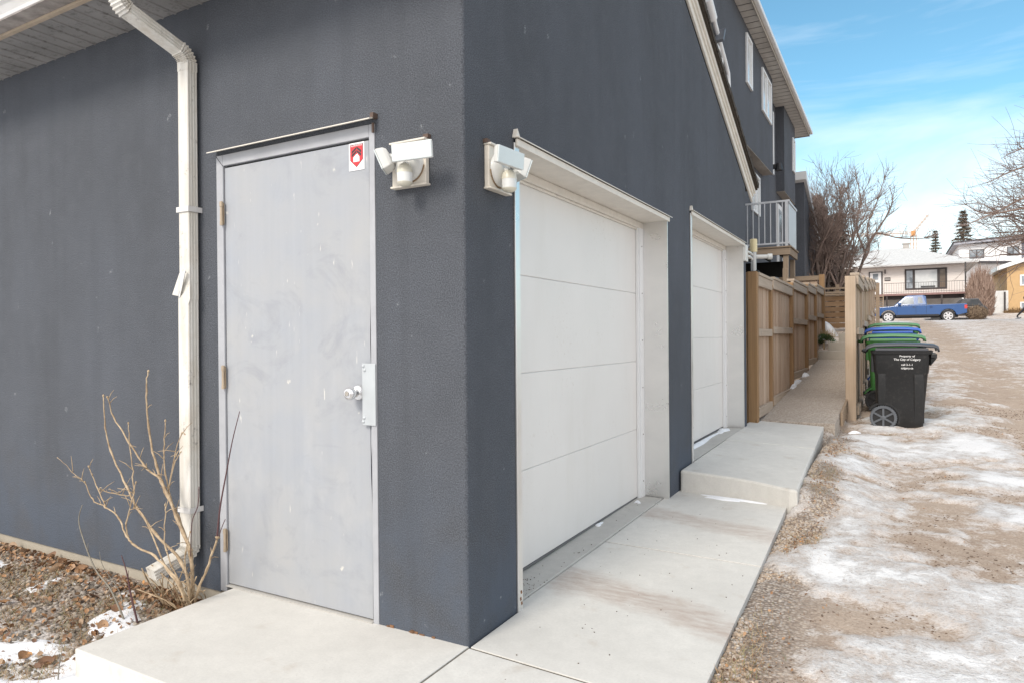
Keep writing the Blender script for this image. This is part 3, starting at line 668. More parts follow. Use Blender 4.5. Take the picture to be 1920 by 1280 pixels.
# ------------------------------------------------------------------ motion flood lights
def flood(name, label, tf, flip):
    """local frame: u along wall, d out of the wall, z up; tf maps to world"""
    base = tf(0, 0, 0)
    T = thing(name, label, 'flood light', base, 'motion flood lights on the garage')
    f = flip
    mb = MB(); P = lambda u, d, z: tf(u * f, d, z)
    def bx(mb, u0, u1, d0, d1, z0, z1):
        v = [P(u, d, z) for z in (z0, z1) for u, d in ((u0, d0), (u1, d0), (u1, d1), (u0, d1))]
        mb.add(v, [(0,3,2,1),(4,5,6,7),(0,1,5,4),(1,2,6,5),(2,3,7,6),(3,0,4,7)])
    bx(mb, -.085, .085, .001, .024, -.085, .085); bx(mb, -.088, .092, .001, .034, -.094, -.085)
    mb.build('mounting_box', BOXM, T, bevel=.003)
    mb = MB(); bx(mb, -.090, .088, .001, .036, .0855, .092); mb.build('box_flashing', CREAM, T)
    mb = MB(); bx(mb, .070, .094, .001, .022, .0925, .108); mb.build('flashing_end', BRNTRIM, T)
    out_ = Vector(tf(0, 1, 0)) - Vector(tf(0, 0, 0))
    mb = MB(); mb.lathe([(.070, 0), (.068, .010), (.060, .022), (.034, .032), (.030, .034)], P(.005, .0245, -.005), out_, 32); BP = mb.build('base_plate', PLASTIC, T, smooth=40)
    mb = MB()
    for k in range(14):
        a = -.2 - 1.5 * k / 13
        mb.obox(P(.005 + .0715 * math.cos(a), .026, -.005 + .0715 * math.sin(a)), Vector(P(math.cos(a), 0, math.sin(a))) - Vector(P(0, 0, 0)), Vector(P(-math.sin(a), 0, math.cos(a))) - Vector(P(0, 0, 0)), out_, .003, .0052, .0016)
    mb.build('stain_ring', simple('caulk_stain', (.30, .21, .13), .9), BP)
    # sensor
    up_ = Vector((0, 0, 1)); so_ = (out_ * .25 - up_).normalized()
    c = P(.028, .085, -.052)
    mb = MB(); mb.tube([P(.01, .05, -.005), P(.02, .07, -.012), P(.027, .084, -.02)], .011, 10); mb.build('sensor_arm', PLASTIC, T, smooth=60)
    mb = MB(); mb.lathe([(.004, -.036), (.018, -.033), (.027, -.022), (.031, -.006), (.0315, .002)], c, (0, 0, -1), 20); S = mb.build('motion_sensor', PLCREAM, T, smooth=50)
    MB().lathe([(.031, .0381), (.027, .046), (.016, .053), (.003, .055)], c, (0, 0, -1), 20).build('sensor_cap', PLCREAM, S, smooth=50)
    mb = MB(); mb.lathe([(.031, .0021), (.0295, .038)], c, (0, 0, -1), 20); mb.build('lens', LENS, S, smooth=50)
    # lamp heads: tapered boxes with a frosted front, on swivels
    def head(cu, cd, cz, dirn, upv, wdt, hgt, dep):
        dirn = Vector(dirn).normalized(); du = Vector(P(1, 0, 0)) - Vector(P(0, 0, 0))
        D_ = du * dirn.x + out_ * dirn.y + up_ * dirn.z; U0 = Vector(upv); U = du * U0.x + out_ * U0.y + up_ * U0.z
        U = (U - D_ * U.dot(D_)).normalized(); W = D_.cross(U).normalized(); C = Vector(P(cu, cd, cz))
        mb = MB(); rings = []
        for t_, k in ((-dep, .72), (-dep * .7, .90), (-dep * .1, .99), (0, 1.0)):
            ring = []
            for i, j in ((-1, -1), (1, -1), (1, 1), (-1, 1)): ring.append(C + D_ * t_ + W * (wdt / 2) * k * i + U * (hgt / 2) * k * j)
            rings.append(ring)
        mb.loft(rings); H = mb.build('lamp_head', PLASTIC, T, bevel=.004)
        mb = MB(); mb.obox(C + D_ * .0035, W, U, D_, wdt / 2 * .99, hgt / 2 * .97, .0032); mb.build('lens', FROST, H, bevel=.003)
        mb = MB(); K = C - D_ * dep; e = Vector(P(cu * .35, .045, .03)); mb.tube([K, K * .5 + e * .5 + out_ * .012, e], .011, 10); mb.lathe([(.014, -.010), (.015, 0), (.014, .010)], K, W, 14); mb.build('swivel', PLASTIC, H, smooth=50)
    head(.100, .132, .012, (.10, 1, -.10), (0, 0, 1), .178, .068, .030)
    head(-.088, .088, .004, (-.80, .45, -.40), (-.38, .15, .9), .085, .088, .042)
    return T
flood('flood_light', 'white motion flood light on the wall right of the grey door', lambda u, d, z: (-.250 + u, -d, 1.900 + z), 1)
flood('flood_light', 'white motion flood light beside the garage door corner, on the lane wall', lambda u, d, z: (d, .232 + u, 1.895 + z), -1)

# ------------------------------------------------------------------ white junction box with conduits, gas riser
T = thing('junction_box', 'small white junction box at the far end of the garage wall', 'junction box', (.0, 5.62, 2.1))
MB().box(.001, .03, 5.56, 5.70, 2.02, 2.20).build('cover_plate', PLASTIC, T, bevel=.004)
for z in (2.08, 2.13): MB().tube([(.03, 5.66, z), (.035, 5.80, z), (.02, 6.0, z)], .014, 8).build('conduit', PLASTIC, T, smooth=50)
T = thing('vent_pipe', 'grey pipe with a pale yellow sleeve behind the fence post', 'pipe', (-.05, 6.47, .1))
MB().lathe([(.033, .1), (.033, 2.30)], (-.045, 6.47, 0), (0, 0, 1), 16).build('pipe', simple('grey_pipe', (.46, .46, .45), .4, .3), T, smooth=40)
MB().lathe([(.042, 2.215), (.044, 2.217), (.044, 2.36), (.040, 2.372), (.036, 2.365)], (-.045, 6.47, 0), (0, 0, 1), 20).build('sleeve', simple('pale_yellow_sleeve', (.66, .57, .34), .5), T, smooth=40)
mb = MB().tube([(-.14, 6.56, 2.17), (.10, 6.66, 2.17)], .026, 10); mb.lathe([(.036, 0), (.036, .05)], (.09, 6.655, 2.17), (1, .4, 0), 12)
mb.build('side_arm', PLASTIC, T, smooth=50)

# ------------------------------------------------------------------ fences
def fence(name, label, x, face, secs, posts, mb_, mr_, mp_, cap=True, boardw=.135):
    T = thing(name, label, 'fence', (x, secs[0][0], .1)); s = face
    for (y0, y1, zt, zb) in secs:
        n = max(2, round((y1 - y0) / boardw)); bw = (y1 - y0) / n
        mb = MB()
        for k in range(n):
            dx = .004 * (k % 2) + .002 * random.random()
            mb.box(x - .012 - dx, x + .006 - dx, y0 + k * bw + .002, y0 + (k + 1) * bw - .002, zb + .015, zt - .02)
        mb.build('panel', mb_, T)
        mb = MB(); e = .045 * s
        for zc, h, o in ((zt - .06, .12, .012), (zb + .06, .11, .012)): MB().box(min(x + .008 * s, x + .008 * s + e), max(x + .008 * s, x + .008 * s + e), y0 + .004, y1 - .004, zc - h / 2, zc + h / 2).build('rail', mr_, T, bevel=.004)
        zm = zt - .40 * (zt - zb); mb = MB(); mb.box(min(x + .008 * s, x + .008 * s + e), max(x + .008 * s, x + .008 * s + e), y0 + .004, y1 - .004, zm - .045, zm + .045); mb.build('rail', mr_, T, bevel=.004)
        if cap:
            MB().box(x - .05, x + .065, y0, y1, zt + .001, zt + .036).build('cap', mr_, T, bevel=.004)
    for (px0, px1, y0, y1, z0, z1) in posts:
        MB().box(px0, px1, y0, y1, z0, z1).build('post', mp_, T, bevel=.005)
    return T
F1 = fence('wooden_fence', 'brown stepped cedar fence running from the garage along the aggregate path', .02, 1,
      [(6.12, 7.12, 1.90, .24), (7.24, 9.13, 1.93, .28), (9.25, 11.2, 2.05, .50), (11.34, 12.82, 2.13, .64), (12.94, 14.5, 2.21, .74)],
      [(-.085, -.042, 6.02, 6.11, .1, 1.935), (-.038, .068, 6.01, 6.115, .1, 1.94), (-.03, .062, 7.13, 7.235, .1, 1.86), (-.03, .075, 9.14, 9.24, .2, 2.02), (-.03, .075, 11.21, 11.33, .3, 2.12), (-.03, .075, 12.83, 12.93, .4, 2.2), (-.03, .085, 14.51, 14.62, .5, 2.56)], WFENCE, WRAIL, WPOST)
mb = MB(); mb.box(-1.3, -.031, 14.53, 14.57, 2.44, 2.54); mb.build('rail', WGREYX, F1)
mb = MB()
for k in range(8): mb.box(-1.3 + k * .155, -1.152 + k * .155, 14.575, 14.595, .9, 2.45)
mb.build('panel', WFENCE, F1)
mb = MB(); mb.box(-.03, .07, 6.125, 6.16, 1.94, 1.955); mb.tube([(.05, 6.13, 1.957), (.06, 6.2, 1.945), (.03, 6.26, 1.965)], .012, 6); mb.build('latch', simple('black_latch', (.02, .02, .022), .5), F1)
F2 = fence('wooden_fence', 'pale stepped cedar fence standing behind the wheeled bins', .975, 1,
      [(8.06, 9.95, 2.00, .12), (10.06, 11.95, 2.11, .30), (12.06, 13.95, 2.23, .46), (14.06, 15.95, 2.36, .60), (16.06, 17.95, 2.48, .74)],
      [(.870, .998, 7.92, 8.05, -.05, 1.985)] + [(.90, 1.0, y - .05, y + .05, .0, z) for y, z in ((10.005, 2.1), (12.005, 2.2), (14.005, 2.33), (16.005, 2.46), (18.01, 2.64))], WPALE, WRAIL, WPALE)
mb = MB().box(.800, .865, 7.55, 12.8, .15, .21)
mb = MB(); mb.prism([(6.9, .10), (13, .60), (13, .70), (6.9, .27)], lambda u, v, t: (t, u, v), .872, .90); mb.build('edging_board', WGREY, F2)
T = thing('slat_fence', 'brown horizontal slat fence across the garden above the steps', 'fence', (.3, 17, 1.3))
mb = MB()
for k in range(6):
    z = 1.38 + k * .138; mb.box(-3.2, .55, 17 + .003 * (k % 2), 17.03, z, z + .118)
mb.build('slat', WDARK, T); MB().box(.40, .52, 16.9, 16.998, 1.0, 2.2).build('post', WDARK, T); MB().box(-3.2, .55, 16.96, 17.06, 2.21, 2.245).build('cap', WGREYX, T)
mb = MB()
for k in range(3): mb.box(-3.2, 1.0, 19.0, 19.03, 2.25 + k * .12, 2.30 + k * .12)
for k in range(5): mb.box(-3 + k, -2.91 + k, 19.031, 19.1, 1.3, 2.62)
o = mb.build('rail_fence', WGREYX, org=(0, 19, 1.3)); tag(o, 'open three rail wooden fence behind the slat fence', 'fence')

# ------------------------------------------------------------------ dark townhouse
H = thing('townhouse', 'dark grey two storey townhouse with white windows rising behind the garage', 'house', (-1.5, 14, .6))
XM, XL = -1.5, -1.78; ZS = 8.36
mb = MB()
mb.box(-8, XM, 8.4, 13.62, .3, ZS); mb.box(-8, XL, 13.62, 23.2, .3, ZS)            # flush part, recessed wall
mb.prism([(13.62, 5.60), (18.05, 5.72), (18.05, ZS), (13.62, ZS)], lambda u, v, t: (t, u, v), XL + .001, XM)
mb.box(XL + .001, XM - .03, 20.55, 23.19, 5.72, ZS)                                # bay
mb.build('wall', STUC2, H)
LIN = simple('overhang_lining', (.30, .27, .24), .7)
mb = MB(); mb.prism([(13.622, 5.585), (18.04, 5.705), (18.04, 5.719), (13.622, 5.599)], lambda u, v, t: (t, u, v), XL + .002, XM - .004); mb.build('overhang_lining', LIN, H); MB().box(XL + .002, XM - .034, 20.56, 23.18, 5.705, 5.718).build('overhang_lining', LIN, H)
XE = -1.17
mb = MB()
y = 8.0
while y < 24.3:
    mb.box(-1.9, XE - .02, y + .022, min(y + .30, 24.38), ZS + .002, ZS + .03); y += .322
SO = mb.build('soffit', simple('grey_soffit', (.50, .48, .45), .6), H)
MB().box(-1.9, XE - .021, 8, 24.36, ZS + .012, ZS + .04).build('soffit_joint', simple('soffit_joint', (.08, .075, .07), .8), SO)
mb = MB(); mb.box(XE - .02, XE, 8, 24.4, ZS - .03, ZS + .13); mb.box(-3, XE - .02, 24.38, 24.40, ZS - .03, ZS + .13); mb.build('fascia', simple('taupe_fascia', (.40, .36, .31), .6), H)
mb = MB(); mb.box(XE + .001, XE + .10, 8, 24.42, ZS + .03, ZS + .14); mb.build('gutter', WHITE, H, bevel=.02)
mb = MB(); mb.add([(XE + .06, 8, ZS + .15), (XE + .06, 24.5, ZS + .15), (-4.5, 22.5, ZS + 1.7), (-4.5, 8, ZS + 1.7), (XE + .06, 8, ZS + .12), (XE + .06, 24.5, ZS + .12), (-4.5, 22.5, ZS + 1.6), (-4.5, 8, ZS + 1.6)], [(0, 1, 2, 3), (7, 6, 5, 4), (0, 4, 5, 1), (1, 5, 6, 2), (0, 3, 7, 4)]); mb.build('roof', SHINGD, H)
def winx(x, y0, y1, z0, z1, parent, mull=(), glass=GLASSL, fr=.06, frame=WHITE, name='window'):
    mb = MB(); mb.box(x + .001, x + .05, y0, y1, z1 - fr, z1); mb.box(x + .001, x + .05, y0, y1, z0, z0 + fr); mb.box(x + .001, x + .05, y0, y0 + fr, z0 + fr, z1 - fr); mb.box(x + .001, x + .05, y1 - fr, y1, z0 + fr, z1 - fr)
    for m_ in mull: mb.box(x + .001, x + .045, m_ - .04, m_ + .04, z0 + fr, z1 - fr)
    W = mb.build(name, frame, parent, bevel=.006); MB().box(x + .001, x + .012, y0 + fr, y1 - fr, z0 + fr, z1 - fr).build('pane', glass, W); return W
winx(XM, 14.05, 14.73, 7.0, 8.14, H); winx(XM, 16.18, 17.62, 6.97, 8.08, H, (16.9,)); winx(XL, 18.75, 19.9, 6.1, 8.0, H); winx(XM - .03, 22.4, 22.96, 6.73, 7.85, H)
winx(XL, 16.25, 17.4, 4.45, 5.5, H, (16.85,)); winx(XM, 10.9, 11.5, 6.0, 6.75, H)
mb = MB(); mb.box(XL + .001, XL + .06, 20.6, 21.5, 3.25, 5.35); D2 = mb.build('patio_door', WHITE, H); MB().box(XL + .0605, XL + .065, 20.72, 21.38, 3.45, 5.2).build('pane', GLASS, D2)
mb = MB(); mb.tube([(XM + .06, 10.2, 7.35), (XM + .06, 10.75, 7.0), (XM + .06, 11.55, 6.62), (XM + .06, 11.86, 6.46), (XM + .06, 11.9, 6.25), (XM + .06, 11.9, 1.0)], .045, 8); mb.tube([(XM + .07, 10.1, 7.2), (XM + .07, 10.5, 7.0)], .09, 10); mb.build('downspout', WHITE, H, smooth=50)
mb = MB(); mb.obox((XM + .10, 10.95, 6.86), (0, .5, .8), (1, 0, 0), (0, .8, -.5), .16, .09, .03); mb.build('vent_hood', simple('grey_hood', (.14, .15, .17), .5), H)
mb = MB(); mb.box(XL + .001, XL + .30, 18.50, 18.62, 5.98, 6.10); mb.lathe([(.12, 0), (.07, .20)], (XL + .36, 18.56, 5.92), (0, 0, 1), 12); mb.build('wall_lamp', simple('black_lamp', (.02, .02, .022), .5), H)
# neighbour's lower gable beyond
N = thing('neighbouring_house', 'narrow dark gable of the next house with white rake trim behind the deck', 'house', (-1.2, 25.5, 1.4))
mb = MB(); mb.prism([(25.2, 1.2), (30.5, 1.2), (30.5, 5.2), (25.2, 7.0)], lambda u, v, t: (t, u, v), -8, -1.46); mb.build('wall', STUC2, N)
mb = MB(); mb.prism([(25.0, 6.95), (30.8, 4.96), (30.8, 5.22), (25.0, 7.25)], lambda u, v, t: (t, u, v), -8, -1.36); mb.build('roof', WHITE, N)

# ------------------------------------------------------------------ deck
D = thing('deck', 'raised wooden deck with white metal railing on the townhouse side', 'deck', (-.8, 14, 1.2))
DZ = 3.17; dx0, dx1, dy0, dy1 = XL + .002, -.55, 13.85, 15.2
mb = MB(); mb.box(dx0 - .0, dx1, dy0, dy0 + .04, DZ - .19, DZ - .03); mb.box(dx1 - .04, dx1, dy0 + .041, dy1, DZ - .19, DZ - .03)
mb.build('rim_joist', WGREYX, D, bevel=.006)
mb = MB()
for k in range(9): mb.box(dx0, dx1 + .03, dy0 - .03 + k * .15, dy0 + .11 + k * .15, DZ - .028, DZ)
mb.build('deck_board', WGREYX, D)
mb = MB()
for k in range(3): mb.box(dx0 + .2 + k * .4, dx0 + .24 + k * .4, dy0 + .05, dy1 - .05, DZ - .2, DZ - .05)
MB().box(dx0, dx1 - .2, dy1 - .12, dy1 - .06, .5, DZ - .21).build('void_backdrop', simple('painted_void_shade', (.012, .010, .009), .9), D)  # near-black backdrop added to paint the shaded void under the deck
mb.build('joist', simple('dark_joist', (.035, .026, .02), .9), D)
for y in (dy0 + .05, dy1 - .2): MB().box(dx1 - .15, dx1 - .045, y, y + .13, .5, DZ - .191).build('post', WGREY, D, bevel=.006)
MB().box(dx1 - .14, dx1 - .03, dy0 - .12, dy0 - .005, .5, DZ - .5).build('post', WGREY, D, bevel=.006)
RAILM = simple('white_railing', (.46, .48, .51), .35)
mb = MB(); mb.box(dx0, dx1 - .003, dy0 + .02, dy0 + .06, DZ + .98, DZ + 1.02); mb.box(dx0, dx1 - .003, dy0 + .02, dy0 + .06, DZ + .055, DZ + .09)
k = dx0 + .07
while k < dx1 - .12: mb.box(k, k + .02, dy0 + .03, dy0 + .05, DZ + .09, DZ + .98); k += .124
mb.box(dx1 - .10, dx1 - .04, dy0 + .015, dy0 + .065, DZ + .001, DZ + .979)
mb.build('railing', RAILM, D)
FG = NT('frosted_panel'); FG.color((.44, .47, .50)); FG.rough(.35)
MB().box(dx1 - .035, dx1 - .025, dy0 + .07, dy1, DZ + .05, DZ + .95).build('frosted_panel', FG.m, D)
mb = MB(); mb.box(dx1 - .045, dx1 - .004, dy0 + .0605, dy1, DZ + .955, DZ + 1.0); mb.build('railing', RAILM, D)
S = thing('outdoor_stairs', 'dark grey stair treads leading up under the wooden deck', 'stairs', (-1.2, 11, .8))
for k, (z, y) in enumerate(((2.38, 12.4), (2.12, 12.1), (1.86, 11.8))): MB().box(-1.76, -.62, y, y + .3, z - .05, z).build('tread', STEPG, S)
mb = MB(); mb.obox((-1.15, 12.1, 2.02), (0, .3, .26), (1, 0, 0), (0, -.26, .3), .6, .03, .12); mb.build('stringer', WGREY, S)

# ------------------------------------------------------------------ wheeled bins
def rr(x0, x1, y0, y1, r, z, n=4):
    o = []
    for cx_, cy_, a0 in ((x1 - r, y1 - r, 0), (x0 + r, y1 - r, 90), (x0 + r, y0 + r, 180), (x1 - r, y0 + r, 270)):
        for k in range(n + 1): a = R(a0 + 90 * k / n); o.append((cx_ + r * math.cos(a), cy_ + r * math.sin(a), z))
    return o
def plastic(name, c, rough=.38):
    t = NT(name); f = t.noise(3, 5, .6); d = t.noise(24, 4, .7)
    t.color(t.mix(t.ramp(d, [(.52, 0.), (.8, .10)]), t.mix(f, c3(c, .8), c3(c, 1.2)), (.25, .22, .19))); t.rough(t.ramp(f, [(.2, rough - .08), (.8, rough + .12)])); t.bump(d, .06, .004); return t.m
WHEELM = plastic('wheel_grey', (.10, .11, .125), .55); TYREM = plastic('tyre_black', (.02, .02, .022), .7)
def make_bin(body, lid, label, loc, group, text=False, axle_m=None):
    T = thing('wheeled_bin', label, 'wheeled bin', (0, 0, 0), group); ORG[T.name] = Vector()
    mb = MB()
    ring = []
    for z, x0, x1, hy, r in ((.03, .06, .54, .205, .03), (.06, .045, .545, .215, .035), (.34, .035, .565, .235, .04), (.70, .022, .595, .255, .04), (.72, .012, .605, .262, .04), (.94, .0, .622, .275, .045), (.945, -.02, .645, .292, .045), (.985, -.025, .65, .296, .045)):
        ring.append(rr(x0, x1, -hy, hy, r, z))
    mb.loft(ring)
    B = mb.build('body', body, T, smooth=30)
    # recessed side panels: raised corner columns with sloped heads
    for s in (-1, 1):
        for xa, xb in ((.05, .15), (.44, .555)):
            mb = MB(); V = []
            for z, q in ((.10, .0), (.30, .006), (.64, .010), (.70, .002)):
                hy = np.interp(z, [.06, .34, .70], [.215, .235, .255]); V.append([(xa, s * (hy - .004), z), (xb, s * (hy - .004), z), (xb - .012, s * (hy + q), z), (xa + .012, s * (hy + q), z)])
            mb.loft(V); mb.build('side_rib', body, B, smooth=30)
    # wheel arch guard
    for s in (-1, 1):
        mb = MB(); a_ = np.linspace(R(-25), R(150), 14)
        V = [[(.115 + rr_ * math.cos(a), s * yy, .15 + rr_ * math.sin(a)) for rr_, yy in ((.165, .19), (.185, .19), (.19, .236), (.168, .236))] for a in a_]
        mb.loft(V); mb.build('wheel_arch', body, B, smooth=40)
    mb = MB(); mb.box(.625, .69, -.27, .27, .90, .952); mb.add([(.622, -.25, .80), (.622, .25, .80), (.69, .27, .90), (.69, -.27, .90), (.622, -.25, .90), (.622, .25, .90)], [(0, 1, 2, 3), (0, 3, 4), (1, 5, 2), (3, 2, 5, 4), (0, 4, 5, 1)]); mb.build('front_lip', body, B, bevel=.006)
    for a_, b_ in ((-.24, -.20), (.20, .24)): MB().box(-.02, .03, a_, b_, .72, .94).build('hinge_bracket', body, B, bevel=.006)
    # lid
    mb = MB(); rows = []
    for u, zt in ((-.075, .985), (-.05, 1.02), (.02, 1.042), (.30, 1.05), (.52, 1.044), (.66, 1.03), (.69, 1.015), (.695, .985)):
        rows.append([(u, v * .305, zt + .018 * (1 - abs(v) ** 3) - (.012 if abs(v) == 1 else 0)) for v in (-1, -.9, -.5, 0, .5, .9, 1)])
    n = 7; mb.add([p for r_ in rows for p in r_], [(i * n + k, i * n + k + 1, (i + 1) * n + k + 1, (i + 1) * n + k) for i in range(len(rows) - 1) for k in range(n - 1)])
    LD = mb.build('lid', lid, T, smooth=50)
    md = LD.modifiers.new('solid', 'SOLIDIFY'); md.thickness = .022; md.offset = -1
    for a_, b_ in ((-.312, -.290), (.290, .312)): MB().box(.03, .60, a_, b_, .985, 1.018).build('lid_rim', lid, LD, bevel=.006)
    mb = MB(); mb.tube([(-.075, -.24, .97), (-.11, -.22, .985), (-.115, 0, .985), (-.11, .22, .985), (-.075, .24, .97)], .017, 10); mb.build('handle', body, T, smooth=50)
    MB().tube([(.115, -.28, .15), (.115, .28, .15)], .012, 8).build('axle', WHEELM, T, smooth=50)
    for s in (-1, 1):
        mb = MB(); o = (.115, s * .252, .15); ax = (0, s, 0)
        mb.lathe([(.118, -.012), (.142, -.022), (.149, -.015), (.149, .018), (.142, .026), (.120, .024), (.118, .010)], o, ax, 32, False)
        for k in range(36):
            a = 2 * math.pi * k / 36; mb.obox((.115 + .148 * math.cos(a), s * .254, .15 + .148 * math.sin(a)), (math.cos(a), 0, math.sin(a)), (-math.sin(a), 0, math.cos(a)), (0, 1, 0), .004, .006, .020)
        W = mb.build('wheel', axle_m or WHEELM, T, smooth=35)
        mb = MB(); mb.lathe([(.118, -.004), (.118, .004)], o, ax, 28); mb.build('rim', TYREM if not axle_m else axle_m, W)
        mb = MB(); mb.lathe([(.030, -.01), (.030, .018), (.022, .024), (.004, .026)], o, ax, 16)
        for k in range(6):
            a = math.pi / 6 + k * math.pi / 3; mb.obox((.115 + .070 * math.cos(a), s * .264, .15 + .070 * math.sin(a)), (math.cos(a), 0, math.sin(a)), (-math.sin(a), 0, math.cos(a)), (0, 1, 0), .052, .011, .007)
        mb.build('hub', axle_m or WHEELM, W, smooth=35)
    if text:
        LET = simple('white_lettering', (.80, .80, .80), .5, var=.02)
        mb = MB()
        fn = lambda x, y, z0: (.375 + x, -(.262 + (.275 - .262) * (z0 + y - .72) / .22) - .0025, z0 + y)
        for s_, z0, sz in (('Property of', .910, .035), ('The City of Calgary', .868, .036), ('call 3-1-1', .805, .034), ('calgary.ca', .764, .034)): mb.text(s_, sz, lambda x, y, z0=z0: fn(x, y, z0))
        mb.build('lettering', LET, B)
    T.location = loc
    return T
BG = 'wheeled bins in a row by the fence'
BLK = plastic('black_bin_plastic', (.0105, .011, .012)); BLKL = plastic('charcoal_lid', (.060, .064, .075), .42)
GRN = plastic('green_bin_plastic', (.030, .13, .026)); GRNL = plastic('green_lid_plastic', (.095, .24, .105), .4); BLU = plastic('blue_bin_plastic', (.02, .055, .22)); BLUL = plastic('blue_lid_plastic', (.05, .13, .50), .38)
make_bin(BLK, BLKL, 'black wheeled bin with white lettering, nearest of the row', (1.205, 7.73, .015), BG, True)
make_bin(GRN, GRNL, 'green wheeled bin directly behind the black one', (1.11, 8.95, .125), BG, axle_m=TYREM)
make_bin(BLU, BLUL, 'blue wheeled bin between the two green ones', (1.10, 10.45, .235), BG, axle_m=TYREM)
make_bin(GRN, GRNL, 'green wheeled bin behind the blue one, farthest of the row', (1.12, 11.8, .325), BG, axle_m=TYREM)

# ------------------------------------------------------------------ snow on slabs, pebbles, grass, leaves
SNOW = NT('snow'); SNOW.color(SNOW.mix(SNOW.ramp(SNOW.noise(9, 5, .6), [(.35, 0.), (.75, 1.)]), (.74, .76, .80), (.88, .885, .895))); SNOW.rough(.7); SNOW.bump(SNOW.noise(50, 4, .6), .3, .01); SNOW = SNOW.m
mb = MB()
def snowblob(cx_, cy_, rx, ry, h, z, ang=0, seed=0):
    n, m_ = 26, 7; V = []; ca, sa = math.cos(ang), math.sin(ang); z = z if callable(z) else (lambda x, y, z=z: z)
    for j in range(m_):
        q = j / (m_ - 1)
        for k in range(n):
            a = 2 * math.pi * k / n; rr_ = q * (1 + .28 * math.sin(3 * a + seed) + .16 * math.sin(5 * a + seed * 2.3) + .1 * math.sin(9 * a + seed * 5))
            u, v = rx * rr_ * math.cos(a), ry * rr_ * math.sin(a); x, y = cx_ + u * ca - v * sa, cy_ + u * sa + v * ca
            V.append((x, y, z(x, y) + h * (1 - q ** 2) + (.0015 if q < 1 else -.003)))
    mb.cs = True; mb.add(V, [(j * n + k, j * n + (k + 1) % n, (j + 1) * n + (k + 1) % n, (j + 1) * n + k) for j in range(m_ - 1) for k in range(n)])
s1 = lambda x, y: .002 + .009 * (y - 1.5)
snowblob(.40, 2.86, .22, .045, .012, s1, -.08, 1); snowblob(-.185, 1.80, .055, .014, .010, lambda x, y: .004 + .006 * y, 1.6, 2); snowblob(-.15, 2.44, .02, .012, .018, lambda x, y: .004 + .006 * y, .3, 4)
snowblob(-.16, 4.3, .03, .62, .02, step_top, 0, 3); snowblob(-.15, 5.2, .05, .18, .018, step_top, 0, 6)
snowblob(.07, 9.4, .05, .5, .05, walk_z, 0, 5); snowblob(.09, 10.5, .06, .22, .05, walk_z, 0, 8)
snowblob(.02, 14.9, .26, .6, .36, lambda x, y: 1.16, 0, 2); snowblob(-.02, 14.05, .14, .25, .10, lambda x, y: 1.1, 0, 7)
for k in range(7): snowblob(-.6 + .02 * k - 1.2, 16.96 + .02 * k, .02, .02, .001, 1.2, 0, k)
snowblob(1.02, 6.9, .07, .05, .035, lambda x, y: float(gz(x, y)), .2, 3)
o = mb.build('snow', SNOW, smooth=180); tag(o, 'small leftover patches of white snow on slabs and path', 'snow', kind='stuff')

def yard_snow():
    nx, ny = 177, 60; xs = np.linspace(-3.9, -.9, nx); ys = np.linspace(-1.45, -.02, ny); Xg, Yg = np.meshgrid(xs, ys)
    d = 1 - sm(-.85, -.48, Yg + .10 * (Xg + 1.6) - .12 * (Xg < -2.2) * 0)
    h = .30 + .60 * d + (fbm(Xg, Yg, 4.2, 5, 6) - .5) * 1.5 - .62
    patch = lambda x, y, r: .55 * np.exp(-(((Xg - x) / r) ** 2 + ((Yg - y) / (r * .6)) ** 2))
    h = h + patch(-1.78, -.31, .10) + patch(-1.6, -.42, .10) + patch(-1.45, -.62, .12) + patch(-2.6, -.32, .16) + patch(-3.3, -.22, .15) - patch(-1.6, -.80, .13) * 1.1 - patch(-1.95, -.50, .14) * .7
    Zg = gz(Xg, Yg) + np.clip(h * .10 , -.02, .016) + .004 * (fbm(Xg, Yg, 14, 6) - .5)
    mb = MB(); n = nx; keep = (h > -.05) & ~((Xg > -1.345) & (Yg > -.735)); F = []
    for j in range(ny - 1):
        for i in range(nx - 1):
            if keep[j, i] or keep[j + 1, i] or keep[j, i + 1] or keep[j + 1, i + 1]: F.append((j * n + i, j * n + i + 1, (j + 1) * n + i + 1, (j + 1) * n + i))
    mb.cs = True; mb.add(np.stack([Xg.ravel(), Yg.ravel(), Zg.ravel()], 1).tolist(), F)
    o = mb.build('snow', SNOW); tag(o, 'patchy snow lying over the gravel bed left of the pad', 'snow', kind='stuff')
yard_snow()

def scatter(name, bv, bf, pos, scl, rots, mat, label, cat, smooth=False):
    bv = np.array(bv); bf = np.array(bf); n = len(pos); nv = len(bv); nf = bf.shape[1]
    V = np.einsum('nij,nvj->nvi', rots, bv[None] * scl[:, None, :]) + pos[:, None, :]
    F = (bf[None] + (np.arange(n) * nv)[:, None, None]).reshape(-1, nf)
    me = bpy.data.meshes.new(name); me.vertices.add(n * nv); me.vertices.foreach_set('co', V.ravel()); me.loops.add(F.size); me.loops.foreach_set('vertex_index', F.ravel()); me.polygons.add(len(F))
    me.polygons.foreach_set('loop_start', np.arange(0, F.size, nf)); me.polygons.foreach_set('loop_total', np.full(len(F), nf)); me.polygons.foreach_set('use_smooth', np.full(len(F), smooth)); me.update(calc_edges=True)
    me.materials.append(mat); o = bpy.data.objects.new(name, me); COL.objects.link(o); tag(o, label, cat, kind='stuff'); return o
